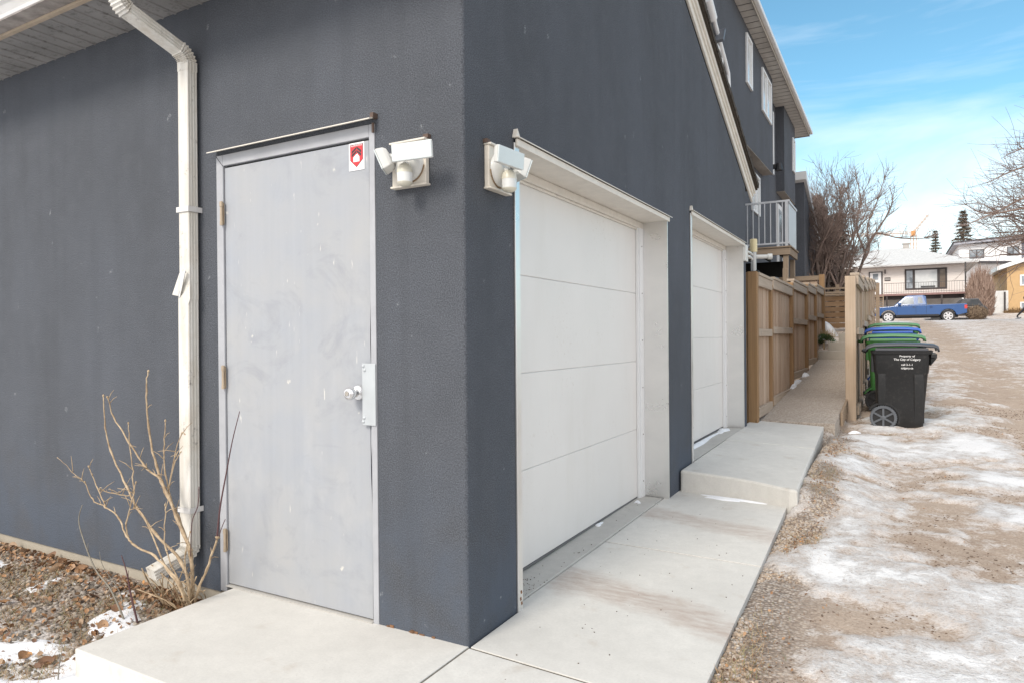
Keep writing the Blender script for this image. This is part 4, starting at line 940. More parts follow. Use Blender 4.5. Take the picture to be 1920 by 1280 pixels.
def rotm(yaw, pit, rol):
    cy_, sy_ = np.cos(yaw), np.sin(yaw); cp, sp_ = np.cos(pit), np.sin(pit); cr, sr = np.cos(rol), np.sin(rol); z = np.zeros_like(yaw); o = np.ones_like(yaw)
    Z_ = np.stack([np.stack([cy_, -sy_, z], -1), np.stack([sy_, cy_, z], -1), np.stack([z, z, o], -1)], -2); X_ = np.stack([np.stack([o, z, z], -1), np.stack([z, cp, -sp_], -1), np.stack([z, sp_, cp], -1)], -2); Y_ = np.stack([np.stack([cr, z, sr], -1), np.stack([z, o, z], -1), np.stack([-sr, z, cr], -1)], -2)
    return Z_ @ X_ @ Y_
bm = bmesh.new(); bmesh.ops.create_icosphere(bm, subdivisions=1, radius=1); ICV = [tuple(v.co) for v in bm.verts]; ICF = [tuple(v.index for v in f.verts) for f in bm.faces]; bm.free()
ICV = [(x * (1 + .15 * math.sin(i * 3.1)), y * (1 + .15 * math.cos(i * 1.7)), z) for i, (x, y, z) in enumerate(ICV)]
def m_isl(name, stops, rough=.85):
    t = NT(name); col = t.ramp(t.island(), stops); col = t.mix(t.ramp(t.noise(90, 3, .6), [(.35, 0.), (.7, .35)]), col, (.12, .10, .085)); t.color(col); t.rough(rough); return t.m
PEB = m_isl('yard_pebbles', [(0, (.12, .10, .08)), (.3, (.24, .205, .17)), (.55, (.34, .285, .225)), (.8, (.38, .35, .32)), (1, (.50, .43, .34))])
PEB2 = m_isl('lane_pebbles', [(0, (.20, .15, .12)), (.3, (.38, .30, .23)), (.6, (.50, .39, .29)), (.85, (.46, .43, .41)), (1, (.62, .53, .42))])
n = 3600
x = rng.uniform(-3.8, -1.37, n); y = -.015 - rng.power(1.1, n) * .0 - rng.uniform(0, 1.2, n); r = rng.uniform(.007, .017, n)
scatter('gravel', ICV, ICF, np.stack([x, y, gz(x, y) + r * .15], 1), np.stack([r * rng.uniform(.8, 1.5, n), r * rng.uniform(.7, 1.1, n), r * rng.uniform(.45, .8, n)], 1), rotm(rng.uniform(0, 6.3, n), rng.uniform(-.4, .4, n), rng.uniform(-.4, .4, n)), PEB, 'grey and tan pebbles of the bed under the stucco wall', 'gravel', True)
n = 9000
y = rng.uniform(-.3, 6.6, n); edge_r = np.interp(y, [-1.4, 2.8, 6.3], [.93, .78, .74]); x = np.interp(y, [-1.4, 2.79, 2.8, 6.22], [.93, .79, .87, .745]) + np.abs(rng.normal(0, .16, n)) + .005
k = fbm(x, y, 1.6, 31) + .25 * np.exp(-((y - 1.75) / .5) ** 2) + .08 * np.exp(-((y - 2.7) / .5) ** 2); m_ = (k > .47 + .25 * (x - .85)) ; x, y = x[m_], y[m_]; n = len(x); r = rng.uniform(.005, .0125, n)
scatter('gravel', ICV, ICF, np.stack([x, y, gz(x, y) + r * .2], 1), np.stack([r * rng.uniform(.8, 1.5, n), r * rng.uniform(.7, 1.1, n), r * rng.uniform(.5, .8, n)], 1), rotm(rng.uniform(0, 6.3, n), rng.uniform(-.4, .4, n), rng.uniform(-.4, .4, n)), PEB2, 'loose tan pebbles along the edge of the concrete apron', 'gravel', True)
# dry grass
GV = [(-.5, 0, 0), (.5, 0, 0), (.35, .10, .5), (-.35, .10, .5), (.02, .42, 1.0), (-.02, .42, 1.0)]; GF = [(0, 1, 2, 3), (3, 2, 4, 5)]
GRS = m_isl('dry_grass', [(0, (.30, .185, .10)), (.35, (.40, .25, .13)), (.65, (.48, .36, .22)), (.85, (.30, .27, .12)), (1, (.15, .19, .06))], .8)
n = 26000; x = rng.uniform(-3.8, -1.38, n); y = -.03 - rng.uniform(0, 1.2, n); k = fbm(x, y, 3.5, 44, 3) ; m_ = k > .41; x, y = x[m_], y[m_]
xa = np.concatenate([rng.normal(.95, .05, 1100), rng.normal(1.04, .08, 900), rng.normal(1.35, .2, 700), rng.normal(.97, .06, 900), rng.normal(1.15, .12, 700)]); ya = np.concatenate([rng.normal(.30, .26, 1100), rng.normal(1.95, .18, 900), rng.normal(6.9, .18, 700), rng.normal(3.4, .35, 900), rng.normal(4.7, .5, 700)])
xa = np.concatenate([xa, rng.normal(2.0, .10, 250)]); ya = np.concatenate([ya, rng.normal(7.6, .12, 250)])
x = np.concatenate([x, xa]); y = np.concatenate([y, ya]); n = len(x); hgt = rng.uniform(.018, .07, n)
scatter('grass', GV, GF, np.stack([x, y, gz(x, y) - .002], 1), np.stack([np.full(n, .0024), hgt * 1.2, hgt * .55], 1), rotm(rng.uniform(0, 6.3, n), rng.uniform(-.5, .3, n), rng.uniform(-.4, .4, n)), GRS, 'short dry winter grass among the gravel', 'grass')
# fallen leaves
def leafgrid():
    V = []; F = []
    for i in range(7):
        u = i / 6; wv = .36 * math.sin(math.pi * (u * .92 + .04)) ** .8
        for j in (-1, 0, 1): V.append((j * wv, u - .5, .22 * abs(j) * wv * 2 + .25 * (u - .5) ** 2 + .03 * math.sin(i * 2 + j)))
    for i in range(6):
        for j in range(2): a = i * 3 + j; F.append((a, a + 1, a + 4, a + 3))
    return V, F
LV, LF = leafgrid()
LEAF = m_isl('dry_leaves', [(0, (.14, .07, .04)), (.35, (.29, .15, .07)), (.6, (.40, .215, .10)), (.85, (.42, .30, .20)), (1, (.52, .26, .09))], .7)
n1 = 520; xa = rng.uniform(-3.7, -1.40, n1); ya = -.03 - np.abs(rng.normal(0, .055, n1))
n2 = 260; xb = -1.36 - np.abs(rng.normal(0, .07, n2)) - .012; yb = rng.uniform(-.66, -.03, n2)
n3 = 900; xc = rng.uniform(-3.4, -1.4, n3); yc = rng.uniform(-1.1, -.05, n3); n4 = 620; xd = .90 + np.abs(rng.normal(0, .12, n4)); yd = np.where(rng.random(n4) < .6, rng.choice([.3, 1.95, 2.1, 3.3, 4.4, 5.0], n4) + rng.normal(0, .22, n4), rng.uniform(-.1, 6.5, n4)); n5 = 60; xe = rng.uniform(.95, 2.8, n5); ye = rng.uniform(.5, 7.5, n5); n6 = 220; xf = rng.normal(-1.56, .14, n6); yf = -.07 - np.abs(rng.normal(0, .06, n6))
x = np.concatenate([xa, xb, xc, xd, xe, xf]); y = np.concatenate([ya, yb, yc, yd, ye, yf]); n = len(x); s_ = rng.uniform(.012, .032, n) * np.where(x > 0, .55, 1)
big = rng.random(n) < .04; s_ = np.where(big & (x < 0), .065, s_)
scatter('fallen_leaves', LV, LF, np.stack([x, y, gz(x, y) + .010 + rng.uniform(0, .012, n)], 1), np.stack([s_, s_, s_], 1), rotm(rng.uniform(0, 6.3, n), rng.uniform(-.9, .9, n), rng.uniform(-1.2, 1.2, n)), LEAF, 'brown curled fallen leaves along the wall and pad edge', 'leaves', True)
# crumbs of mud and grit on the ice
n = 12000; x = rng.uniform(.95, 3.4, n); y = rng.uniform(.0, 9.5, n); k = fbm(x, y, 2.2, 61); m_ = k > .44; x, y = x[m_], y[m_]; n = len(x); r = rng.uniform(.0012, .0050, n) * (1 + .06 * y)
scatter('grit', ICV, ICF, np.stack([x, y, gz(x, y) + r * .3], 1), np.stack([r * rng.uniform(.8, 2.2, n), r, r * .6], 1), rotm(rng.uniform(0, 6.3, n), rng.uniform(-.4, .4, n), rng.uniform(-.4, .4, n)), m_isl('mud_crumbs', [(0, (.09, .06, .04)), (.6, (.19, .13, .09)), (1, (.30, .22, .16))]), 'dark mud crumbs and grit on the icy lane', 'grit', True)
# crumbs of gravel on the slab
n = 260; x = rng.uniform(-.30, .80, n); y = rng.uniform(-.2, 2.8, n); m_ = rng.random(n) < np.where((x < -.03) & (y > .45), 1.0, .25); x, y = x[m_], y[m_]; q = (x < -.03) & ((y < .45) | (y > 2.6)) | (x < -.19); x, y = x[~q], y[~q]
x2 = rng.normal(-.10, .045, 90); y2 = rng.normal(.62, .10, 90); q = (x2 < -.04) & (x2 > -.195) & (y2 > .46); x, y = np.concatenate([x, x2[q]]), np.concatenate([y, y2[q]]); n = len(x); r = rng.uniform(.0012, .0035, n)
zc = np.where(x < -.036, .004 + .006 * y, np.where(y > 1.5, .002 + .009 * (y - 1.5), .0006 * y))
scatter('gravel', ICV, ICF, np.stack([x, y, zc + r * .3], 1), np.stack([r * 1.3, r, r * .7], 1), rotm(rng.uniform(0, 6.3, n), rng.uniform(-.4, .4, n), rng.uniform(-.4, .4, n)), simple('dark_grit', (.10, .08, .06), .9, var=.4), 'dark grit scattered on the apron and threshold', 'grit', True)

# ------------------------------------------------------------------ bare shrub by the downspout
STEM = NT('tan_twig_bark'); STEM.color(STEM.mix(STEM.ramp(STEM.noise(26, 4, .6), [(.35, 0.), (.7, 1.)]), (.27, .19, .115), (.55, .43, .29))); STEM.rough(.75); STEM.bump(STEM.noise(120, 3), .3, .002); STEM = STEM.m
REDT = simple('dark_red_twig', (.085, .035, .038), .5, var=.2); GREYT = simple('grey_twig', (.22, .20, .165), .8, var=.2, scale=30)
stems = {
'a': ([(-1.53,-.10,-.10),(-1.447,-.16,.021),(-1.463,-.16,.19),(-1.547,-.16,.351),(-1.645,-.16,.465),(-1.714,-.16,.585),(-1.773,-.16,.772),(-1.786,-.16,.951),(-1.772,-.16,1.043)], .0115, .003),
'b': ([(-1.439,-.17,.209),(-1.61,-.17,.446),(-1.669,-.17,.528),(-1.792,-.17,.58),(-1.919,-.17,.693),(-2.05,-.17,.811),(-2.094,-.17,.905)], .008, .003),
'c': ([(-1.55,-.11,-.10),(-1.409,-.2,.029),(-1.473,-.2,.163),(-1.668,-.2,.271),(-1.811,-.2,.379),(-1.895,-.2,.473),(-2.025,-.2,.644),(-2.072,-.2,.76),(-2.087,-.2,.915)], .0095, .003),
'd': ([(-1.45,-.16,-.10),(-1.33,-.3,.111),(-1.402,-.3,.157),(-1.515,-.3,.21),(-1.673,-.3,.241),(-1.733,-.3,.275),(-1.794,-.3,.354),(-1.901,-.3,.391),(-2.01,-.3,.417),(-2.077,-.3,.494)], .0075, .0025),
'd2': ([(-1.901,-.3,.391),(-1.965,-.3,.473),(-2.045,-.3,.574)], .004, .0022),
'd3': ([(-1.757,-.28,.255),(-1.766,-.28,.328),(-1.711,-.28,.458),(-1.69,-.28,.524)], .0045, .0022),
'e': ([(-1.48,-.13,-.10),(-1.344,-.2,.058),(-1.287,-.2,.157),(-1.213,-.2,.308)], .007, .0055),
'f': ([(-1.481,-.14,.194),(-1.596,-.14,.341),(-1.673,-.14,.547),(-1.681,-.14,.661),(-1.669,-.14,.801)], .0055, .0025),
'g': ([(-1.655,-.14,.435),(-1.612,-.14,.603),(-1.55,-.14,.745),(-1.526,-.14,.756)], .0035, .002),
'g2': ([(-1.609,-.17,.483),(-1.547,-.17,.625),(-1.513,-.17,.665)], .003, .002),
'h': ([(-1.8,-.22,.385),(-1.808,-.22,.536),(-1.826,-.22,.662),(-1.841,-.22,.788)], .0035, .0022),
'i': ([(-1.417,-.24,.077),(-1.529,-.24,.227),(-1.526,-.24,.397),(-1.525,-.24,.427)], .004, .002),
'j': ([(-1.874,-.2,.43),(-2.006,-.2,.429),(-2.12,-.2,.435)], .0035, .0022),
'k': ([(-2.077,-.3,.494),(-2.192,-.3,.542),(-2.323,-.3,.597)], .0022, .0012),
'l': ([(-1.361,-.26,.022),(-1.425,-.26,.105),(-1.5,-.26,.153),(-1.654,-.26,.362),(-1.735,-.26,.401)], .006, .003),
'm': ([(-1.56,-.09,-.10),(-1.381,-.22,.041),(-1.415,-.22,.19),(-1.376,-.22,.315)], .005, .002)}
def smooth_path(p, sub=5):
    P_ = [Vector(q) for q in p]; o = []
    for i in range(len(P_) - 1):
        a, b, c, d = P_[max(i - 1, 0)], P_[i], P_[i + 1], P_[min(i + 2, len(P_) - 1)]
        for k in range(sub):
            t = k / sub; o.append(.5 * ((2 * b) + (c - a) * t + (2 * a - 5 * b + 4 * c - d) * t * t + (3 * b - a - 3 * c + d) * t ** 3))
    return o + [P_[-1]]
SH = thing('bare_shrub', 'leafless tan shrub with cut stems growing beside the downspout', 'shrub', (-1.53, -.1, -.1))
mb = MB()
for k_, (pts, r0, r1) in stems.items():
    p = smooth_path(pts); p = [q + Vector((random.gauss(0, .0015), random.gauss(0, .0015), random.gauss(0, .0015))) for q in p]; nn = len(p)
    mb.cs = True; mb.tube(p, [.86 * (r0 + (r1 - r0) * i / (nn - 1)) * (1.35 if i % 5 == 0 and 0 < i < nn - 1 else 1) for i in range(nn)], 7)
    mb.lathe([(r1 * .6, 0), (r1 * 1.9, .004), (r1 * 1.7, .010), (r1 * .4, .014)], p[-1], (p[-1] - p[-3]), 6)
for _ in range(95):   # short spurs
    pts = random.choice([v[0] for v in stems.values()]); i = random.randrange(len(pts) - 1); t = random.random(); b = Vector(pts[i]).lerp(Vector(pts[i + 1]), t)
    d = Vector((random.gauss(0, 1), random.gauss(0, .5), abs(random.gauss(.5, .6)))).normalized() * random.uniform(.02, .09); mb.tube([b, b + d * .5 + Vector((0, 0, .006)), b + d], [.0022, .0017, .001], 5)
for _ in range(22): b = Vector((-1.55 + random.gauss(0, .06), -.12 + random.gauss(0, .04), -.1)); mb.tube(smooth_path([b, b + Vector((random.gauss(0, .05), -.04, .08)), b + Vector((random.gauss(0, .10), -.08, random.uniform(.12, .24)))], 3), .0028, 5)
mb.build('stem', STEM, SH)
mb = MB(); mb.cs = True; p = smooth_path([(-1.213,-.2,.306),(-1.19,-.2,.45),(-1.147,-.2,.605),(-1.102,-.2,.758),(-1.053,-.2,.888)]); mb.tube(p, [.0045 - .003 * i / (len(p) - 1) for i in range(len(p))], 6); p = smooth_path([(-1.20,-.2,.32),(-1.165,-.21,.37),(-1.13,-.22,.41)]); mb.tube(p, .0018, 5)
mb.tube(smooth_path([(-1.40,-.2,.20),(-1.375,-.21,.36),(-1.345,-.2,.44),(-1.335,-.2,.53)]), .0022, 5)
mb.build('stem', REDT, SH)
for nm, lab, pts, m_, r0 in (('sapling_twig', 'curved thin grey twig rising from the gravel left of the shrub', [(-1.685,-.334,-.13),(-1.806,-.334,.016),(-1.934,-.334,.094),(-2.031,-.334,.219),(-2.075,-.334,.315),(-2.043,-.334,.395)], GREYT, .0048),
                        ('sapling_twig', 'short straight dark red twig stuck in the gravel by the pad', [(-1.636,-.308,-.13),(-1.695,-.308,.015),(-1.723,-.308,.107),(-1.763,-.308,.181)], REDT, .0048),
                        ('sapling_twig', 'faint thin twig between the curved grey one and the dark red one', [(-1.821,-.271,-.13),(-1.84,-.271,-.023),(-1.98,-.271,.081),(-2.012,-.271,.153)], GREYT, .0026),
                        ('sapling_twig', 'dry twig standing against the front corner of the concrete pad', [(-1.38,-.79,-.14),(-1.375,-.785,-.05),(-1.366,-.78,.0)], GREYT, .003)):
    mb = MB(); mb.cs = True; p = smooth_path(pts); mb.tube(p, [r0 * (1 - .6 * i / (len(p) - 1)) for i in range(len(p))], 6); b = Vector(p[len(p) // 2]); mb.tube([b, b + Vector((.02, -.01, .05))], [r0 * .4, r0 * .2], 5)
    tag(mb.build(nm, m_, org=pts[0]), lab, 'twig', 'twigs in the gravel bed')

# ------------------------------------------------------------------ dwarf evergreen by the steps
T = thing('dwarf_evergreen', 'low dark green evergreen shrub beside the concrete steps', 'shrub', (.2, 13.85, 1.0))
mb = MB()
for _ in range(900):
    a = random.uniform(0, 6.283); e = random.uniform(.0, 1.5); r = .24 * random.uniform(.5, 1); c = Vector((.13 + r * math.cos(a) * math.cos(e), 13.75 + .6 * r * math.sin(a) * math.cos(e), 1.02 + r * math.sin(e) * .8)); d = Vector((math.cos(a) * math.cos(e), math.sin(a) * math.cos(e), math.sin(e) + .3)).normalized() * .045; s_ = d.orthogonal().normalized() * .007
    mb.add([c - s_, c + s_, c + d], [(0, 1, 2)])
mb.build('foliage', m_isl('evergreen_needles', [(0, (.02, .05, .015)), (.6, (.05, .11, .03)), (1, (.10, .17, .05))]), T)
mb = MB().tube([(.13, 13.75, .9), (.13, 13.75, 1.1)], .02, 6); mb.build('stem', STEM, T)
mb = MB()
for _ in range(500):
    b = Vector((.02 + random.gauss(0, .12), 14.3 + random.gauss(0, .12), 1.16)); d = Vector((random.gauss(0, .05), random.gauss(0, .05), random.uniform(.08, .2))); s_ = Vector((.005, 0, 0)); mb.add([b - s_, b + s_, b + d], [(0, 1, 2)])
tag(mb.build('grass_tuft', GRS, org=(.02, 14.3, 1.16)), 'tawny grass tuft between snow heap and evergreen', 'grass tuft')

# ------------------------------------------------------------------ trees
BARK = simple('grey_brown_bark', (.135, .105, .09), .9, var=.3, scale=6, bump=.4, bscale=20); TWIG = simple('red_brown_twigs', (.235, .175, .15), .9, var=.25, scale=2)
def bare_tree(name, label, base, spec, depth=5, seed=1, twigm=TWIG, barkm=BARK, group=None):
    rnd = random.Random(seed); T = thing(name, label, 'tree', base, group)
    tr = MB(); tr.cs = True; cr = MB(); cr.cs = True
    def grow(p, d, ln, r, lev):
        n = 4 if lev > 1 else 5; pts = [p]; q = p.copy(); dd = d.copy()
        for i in range(n):
            dd = (dd + Vector((rnd.gauss(0, .16), rnd.gauss(0, .16), rnd.gauss(.03, .12)))).normalized(); q = q + dd * ln / n; pts.append(q.copy())
        rad = [r * (1 - .5 * i / n) for i in range(n + 1)]
        (tr if lev == 0 else cr).tube(pts, rad, 6 if lev < 2 else (4 if lev < 4 else 3), cap=lev < 2)
        if lev >= depth: return
        k = spec['kids'][lev]
        for i in range(k):
            t = rnd.uniform(.30, 1.0); j = min(int(t * n), n - 1); b = pts[j].lerp(pts[j + 1], t * n - j)
            pd = (pts[j + 1] - pts[j]).normalized(); a = pd.orthogonal().normalized(); a = Matrix.Rotation(rnd.uniform(0, 6.283), 3, pd) @ a
            ang = rnd.uniform(*spec['ang']); nd = (pd * math.cos(ang) + a * math.sin(ang) + Vector(spec.get('bias', (0, 0, .1)))).normalized()
            grow(b, nd, ln * rnd.uniform(*spec['len']), max(spec['rmin'], r * (1 - .5 * t) * rnd.uniform(.5, .72)), lev + 1)
    for (d, ln, r, off) in spec['stems']: grow(Vector(base) + Vector(off), Vector(d).normalized(), ln, r, 0)
    tr.build('trunk', barkm, T); cr.build('crown', twigm, T)
    return T
bare_tree('bare_tree', 'leafless multi-stemmed tree behind the slat fence, in front of the brown conifer', (-.75, 27.5, 1.65), {'stems': [((-.22, .1, 1), 3.2, .10, (-.1, 0, -.1)), ((.03, 0, 1), 3.5, .11, (.02, 0, -.1)), ((.18, -.1, 1), 3.3, .09, (.15, 0, -.1)), ((-.08, .2, 1), 3.2, .08, (-.2, .1, -.1)), ((-.36, 0, 1), 3.0, .08, (-.25, 0, -.1))], 'kids': [8, 6, 5, 5, 3], 'ang': (.30, .75), 'len': (.45, .70), 'rmin': .0062, 'bias': (0, 0, .14)}, 4, 11)
T = thing('bare_tree', 'thin leafless tree reaching a long branch right over the bungalow roof', 'tree', (-.2, 29.5, 1.7))
mb = MB(); mb.cs = True; mb.tube(smooth_path([(-.2, 29.5, 1.6), (.0, 29.5, 3.2), (.3, 29.5, 4.2), (.5, 29.4, 4.9)]), [.09 - .0035 * i for i in range(16)], 7); mb.build('trunk', BARK, T)
mb = MB(); mb.cs = True; rnd = random.Random(5)
def limb(pts, r0, r1, kids, ln):
    p = smooth_path(pts, 6); mb.tube(p, [r0 + (r1 - r0) * i / (len(p) - 1) for i in range(len(p))], 5)
    for _ in range(kids):
        i = rnd.randrange(len(p) // 4, len(p) - 1); d = (p[i + 1] - p[i]).normalized(); q = Vector((rnd.gauss(0, .4), rnd.gauss(0, .4), abs(rnd.gauss(.4, .5)))) + d * .6; q = q.normalized() * ln * rnd.uniform(.4, 1.1)
        e = p[i] + q; mb.tube([p[i], p[i] + q * .5 + Vector((rnd.gauss(0, .04), 0, rnd.gauss(0, .04))), e], [.013, .009, .006], 4)
        for _ in range(4): s0 = p[i].lerp(e, rnd.uniform(.3, 1)); mb.tube([s0, s0 + Vector((rnd.gauss(.05, .2), rnd.gauss(0, .2), rnd.gauss(.15, .22)))], [.006, .004], 3)
for pts in ([(.5, 29.4, 4.85), (.75, 29.3, 5.3), (1.1, 29.2, 5.25), (1.6, 29.1, 5.05), (2.3, 29, 4.95), (2.7, 29, 5.0)], [(.3, 29.5, 4.2), (.55, 29.2, 4.7), (.5, 29.2, 5.6), (.85, 29.2, 6.6), (1.15, 29.2, 7.6)], [(.4, 29.5, 4.6), (.1, 29.3, 5.6), (.25, 29.3, 6.8), (.05, 29.3, 7.9)], [(.5, 29.4, 4.85), (.95, 29.3, 5.6), (1.3, 29.2, 6.2), (1.45, 29.2, 6.9)]): limb(pts, .05, .010, 17, .7)
mb.build('crown', TWIG, T)
bare_tree('bare_tree', 'large spreading leafless tree reaching in from the right edge', (8.7, 37.5, 1.9), {'stems': [((-.12, 0, 1), 4.0, .30, (0, 0, -.2))], 'kids': [10, 7, 6, 5, 4], 'ang': (.55, 1.15), 'len': (.62, .98), 'rmin': .010, 'bias': (-.22, -.03, .10)}, 4, 23)
T = thing('bare_tree', 'drooping bare limbs sweeping left over the white house roof', 'tree', (9.6, 33.5, 1.9))
mb = MB(); mb.cs = True; mb.tube(smooth_path([(9.6, 33.5, 1.7), (9.5, 33.5, 3.5), (9.3, 33.5, 5.2), (9.1, 33.5, 6.8)]), [.24 - .008 * i for i in range(16)], 8); mb.build('trunk', BARK, T)
mb = MB(); mb.cs = True; rnd = random.Random(9)
for pts in ([(9.3, 33.5, 5.3), (7.6, 33.4, 5.9), (6.6, 33.3, 5.55), (5.9, 33.2, 5.0), (5.4, 33.2, 4.9)], [(9.2, 33.5, 5.0), (7.8, 33.4, 5.4), (6.8, 33.3, 5.15), (6.1, 33.2, 5.05)], [(9.2, 33.5, 5.6), (7.4, 33.4, 6.55), (5.9, 33.2, 6.4), (4.9, 33.1, 6.2), (4.1, 33, 5.85)], [(9.2, 33.5, 6.0), (7.7, 33.4, 7.0), (6.3, 33.2, 6.9), (5.0, 33.1, 6.3), (4.1, 33, 6.8)], [(9.1, 33.5, 6.6), (7.3, 33.3, 8.2), (6.0, 33.2, 8.1), (4.9, 33, 7.6)], [(9.1, 33.5, 6.7), (7.6, 33.3, 8.8), (6.5, 33.2, 9.0), (5.6, 33, 8.7)], [(9.1, 33.5, 6.7), (7.9, 33.3, 9.4), (7.0, 33.2, 10.0)]): limb(pts, .085, .014, 24, .95)
mb.build('crown', TWIG, T)
def conifer(name, label, base, h, rad, mats, seed, dens=1.0, ragged=.25, group=None, low=.12):
    rnd = random.Random(seed); T = thing(name, label, 'tree', base, group); b = Vector(base)
    mb = MB(); mb.cs = True; mb.tube([b - Vector((0, 0, .3)), b + Vector((0, 0, h * .5)), b + Vector((0, 0, h * .98))], [h * .018, h * .011, h * .002], 7); mb.build('trunk', BARK, T)
    mb = MB(); z = h * low
    while z < h * .985:
        f = 1 - z / h; R_ = rad * (f ** .8) + .06
        for k in range(max(4, int(9 * dens))):
            if rnd.random() < ragged * .6: continue
            a = rnd.uniform(0, 6.283); ln = R_ * rnd.uniform(1 - ragged * 1.6, 1.08); d = Vector((math.cos(a), math.sin(a), 0)); drop = -.25 * ln * rnd.uniform(.3, 1.2)
            p0 = b + Vector((0, 0, z)); n = max(4, int(ln / (rad * .06)))
            for i in range(n):
                t = (i + .5) / n; c = p0 + d * ln * t + Vector((0, 0, drop * t * t + .08 * ln * t))
                for _ in range(max(2, int(4 * dens))):
                    v = (d * rnd.gauss(.5, .3) + Vector((rnd.gauss(0, .6), rnd.gauss(0, .6), rnd.gauss(-.25, .35)))).normalized() * rad * rnd.uniform(.07, .17) * (1.15 - .5 * t); s_ = v.cross(Vector((rnd.gauss(0, 1), rnd.gauss(0, 1), rnd.gauss(0, 1)))).normalized() * rad * .018
                    mb.add([c - s_, c + s_, c + v], [(0, 1, 2)])
        z += h * .032
    mb.build('crown', mats, T); return T
CONB = m_isl('dull_brown_conifer', [(0, (.12, .09, .072)), (.5, (.22, .172, .14)), (1, (.34, .275, .235))], .9); SPR = m_isl('spruce_needles', [(0, (.06, .058, .04)), (.5, (.13, .115, .08)), (1, (.24, .18, .125))], .9)
conifer('conifer', 'dull brown conifer behind the leafless multi-stemmed tree', (-1.55, 31, 1.75), 5.7, 2.3, CONB, 3, 2.0, .34, low=.05)
conifer('conifer', 'shorter brown conifer leaning right of the taller brown one', (-.75, 32, 1.8), 5.0, 1.55, CONB, 4, 1.9, .38, low=.08)
conifer('spruce', 'small pointed spruce above the right end of the bungalow roof', (6.25, 105, 3.5), 11.6, 2.5, SPR, 8, 1.7, .34)
conifer('spruce', 'larger broad spruce rising left of the white modern house', (9.0, 100, 3.5), 13.2, 3.4, SPR, 9, 1.7, .34)

# ------------------------------------------------------------------ bungalow
B = thing('bungalow', 'white sided bungalow with pale grey hip roof and a big picture window', 'house', (2, 64, 2.8))
SID = siding('cream_siding', (.72, .67, .63), .22); BX0, BX1, BY = -3.6, 6.25, 62.0; ZF, ZE = 4.5, 6.72
MB().box(BX0, BX1, BY, 71, ZF - .05, ZE).build('wall', SID, B)
MB().box(BX0 + .3, BX1 - .1, BY + .9, 70.9, 2.5, ZF - .051).build('basement_wall', simple('grey_white_render', (.58, .58, .57), .8), B)
def hip(x0, x1, y0, y1, ze, zr, inset, mat, parent, th=.12):
    ym = (y0 + y1) / 2; mb = MB(); V = [(x0, y0, ze), (x1, y0, ze), (x1, y1, ze), (x0, y1, ze), (x0 + inset, ym, zr), (x1 - inset, ym, zr)]
    mb.add(V, [(0, 1, 5, 4), (1, 2, 5), (2, 3, 4, 5), (3, 0, 4), (3, 2, 1, 0)]); return mb.build('roof', mat, parent)
RF = hip(-4.6, 7.1, 61.1, 71.8, ZE + .13, 8.75, 4.6, SHINGG, B)
MB().box(-4.62, 7.12, 61.08, 71.82, ZE + .005, ZE + .128).build('fascia', simple('pale_grey_fascia', (.48, .48, .48), .6), B)
mb = MB().box(2.1, 2.6, 66.2, 66.7, 8.0, 9.05); mb.box(2.05, 2.65, 66.15, 66.75, 9.051, 9.15); mb.build('chimney', simple('chimney_grey', (.40, .38, .36), .9), RF)
def winy(y, x0, x1, z0, z1, parent, mull=(), glass=GLASSL, fr=.07, frame=None, name='window', panes=None):
    mb = MB(); mb.box(x0, x1, y - .05, y - .001, z1 - fr, z1); mb.box(x0, x1, y - .05, y - .001, z0, z0 + fr); mb.box(x0, x0 + fr, y - .05, y - .001, z0 + fr, z1 - fr); mb.box(x1 - fr, x1, y - .05, y - .001, z0 + fr, z1 - fr)
    for m_ in mull: mb.box(m_ - fr * .7, m_ + fr * .7, y - .048, y - .001, z0 + fr, z1 - fr)
    W = mb.build(name, frame or WHITE, parent); xs = [x0 + fr] + [q for m_ in mull for q in (m_ - fr * .7, m_ + fr * .7)] + [x1 - fr]
    for i in range(0, len(xs), 2): MB().box(xs[i], xs[i + 1], y - .012, y - .001, z0 + fr, z1 - fr).build('pane', panes[i // 2] if panes else glass, W)
    return W
DKF = simple('dark_brown_frame', (.045, .037, .036), .6)
W = winy(BY, 2.18, 5.10, 4.82, 6.50, B, (2.82, 4.52), frame=DKF, fr=.12, panes=[GLASS, GLASSL, m_glass('brown_glass', (.17, .13, .10), (.10, .08, .06))])
mb = MB().box(3.3, 4.3, BY - .02, BY - .013, 4.96, 5.10); mb.build('planter_silhouette', GLASSD, W)
mb = MB(); mb.box(-.42, -.33, BY - .06, BY - .001, ZF, 6.42); mb.box(.50, .60, BY - .06, BY - .001, ZF, 6.42); mb.box(-.33, .50, BY - .06, BY - .001, 6.34, 6.42); FRM = mb.build('door_frame', DKF, B)
mb = MB().box(-.329, .499, BY - .04, BY - .001, ZF, 6.339); DRR = mb.build('door', WHITE, B); MB().box(-.12, .28, BY - .05, BY - .041, 5.75, 6.25).build('pane', GLASS, DRR); MB().box(-.12, .28, BY - .05, BY - .041, 4.85, 5.55).build('pane', GLASS, DRR)
mb = MB(); mb.box(.74, 1.16, BY - .04, BY - .001, 5.62, 5.90); PL = mb.build('number_plaque', DKF, B); mb = MB()
for k in range(4): mb.box(.80 + k * .085, .85 + k * .085, BY - .046, BY - .041, 5.69, 5.83)
mb.build('number', simple('pale_number', (.5, .48, .46), .6), PL)
MB().box(.74, .82, BY - .14, BY - .001, 6.22, 6.55).build('porch_lamp', DKF, B)
MB().box(-1.9, -1.55, BY - .03, BY - .001, 5.7, 6.15).build('window', GLASS, B)
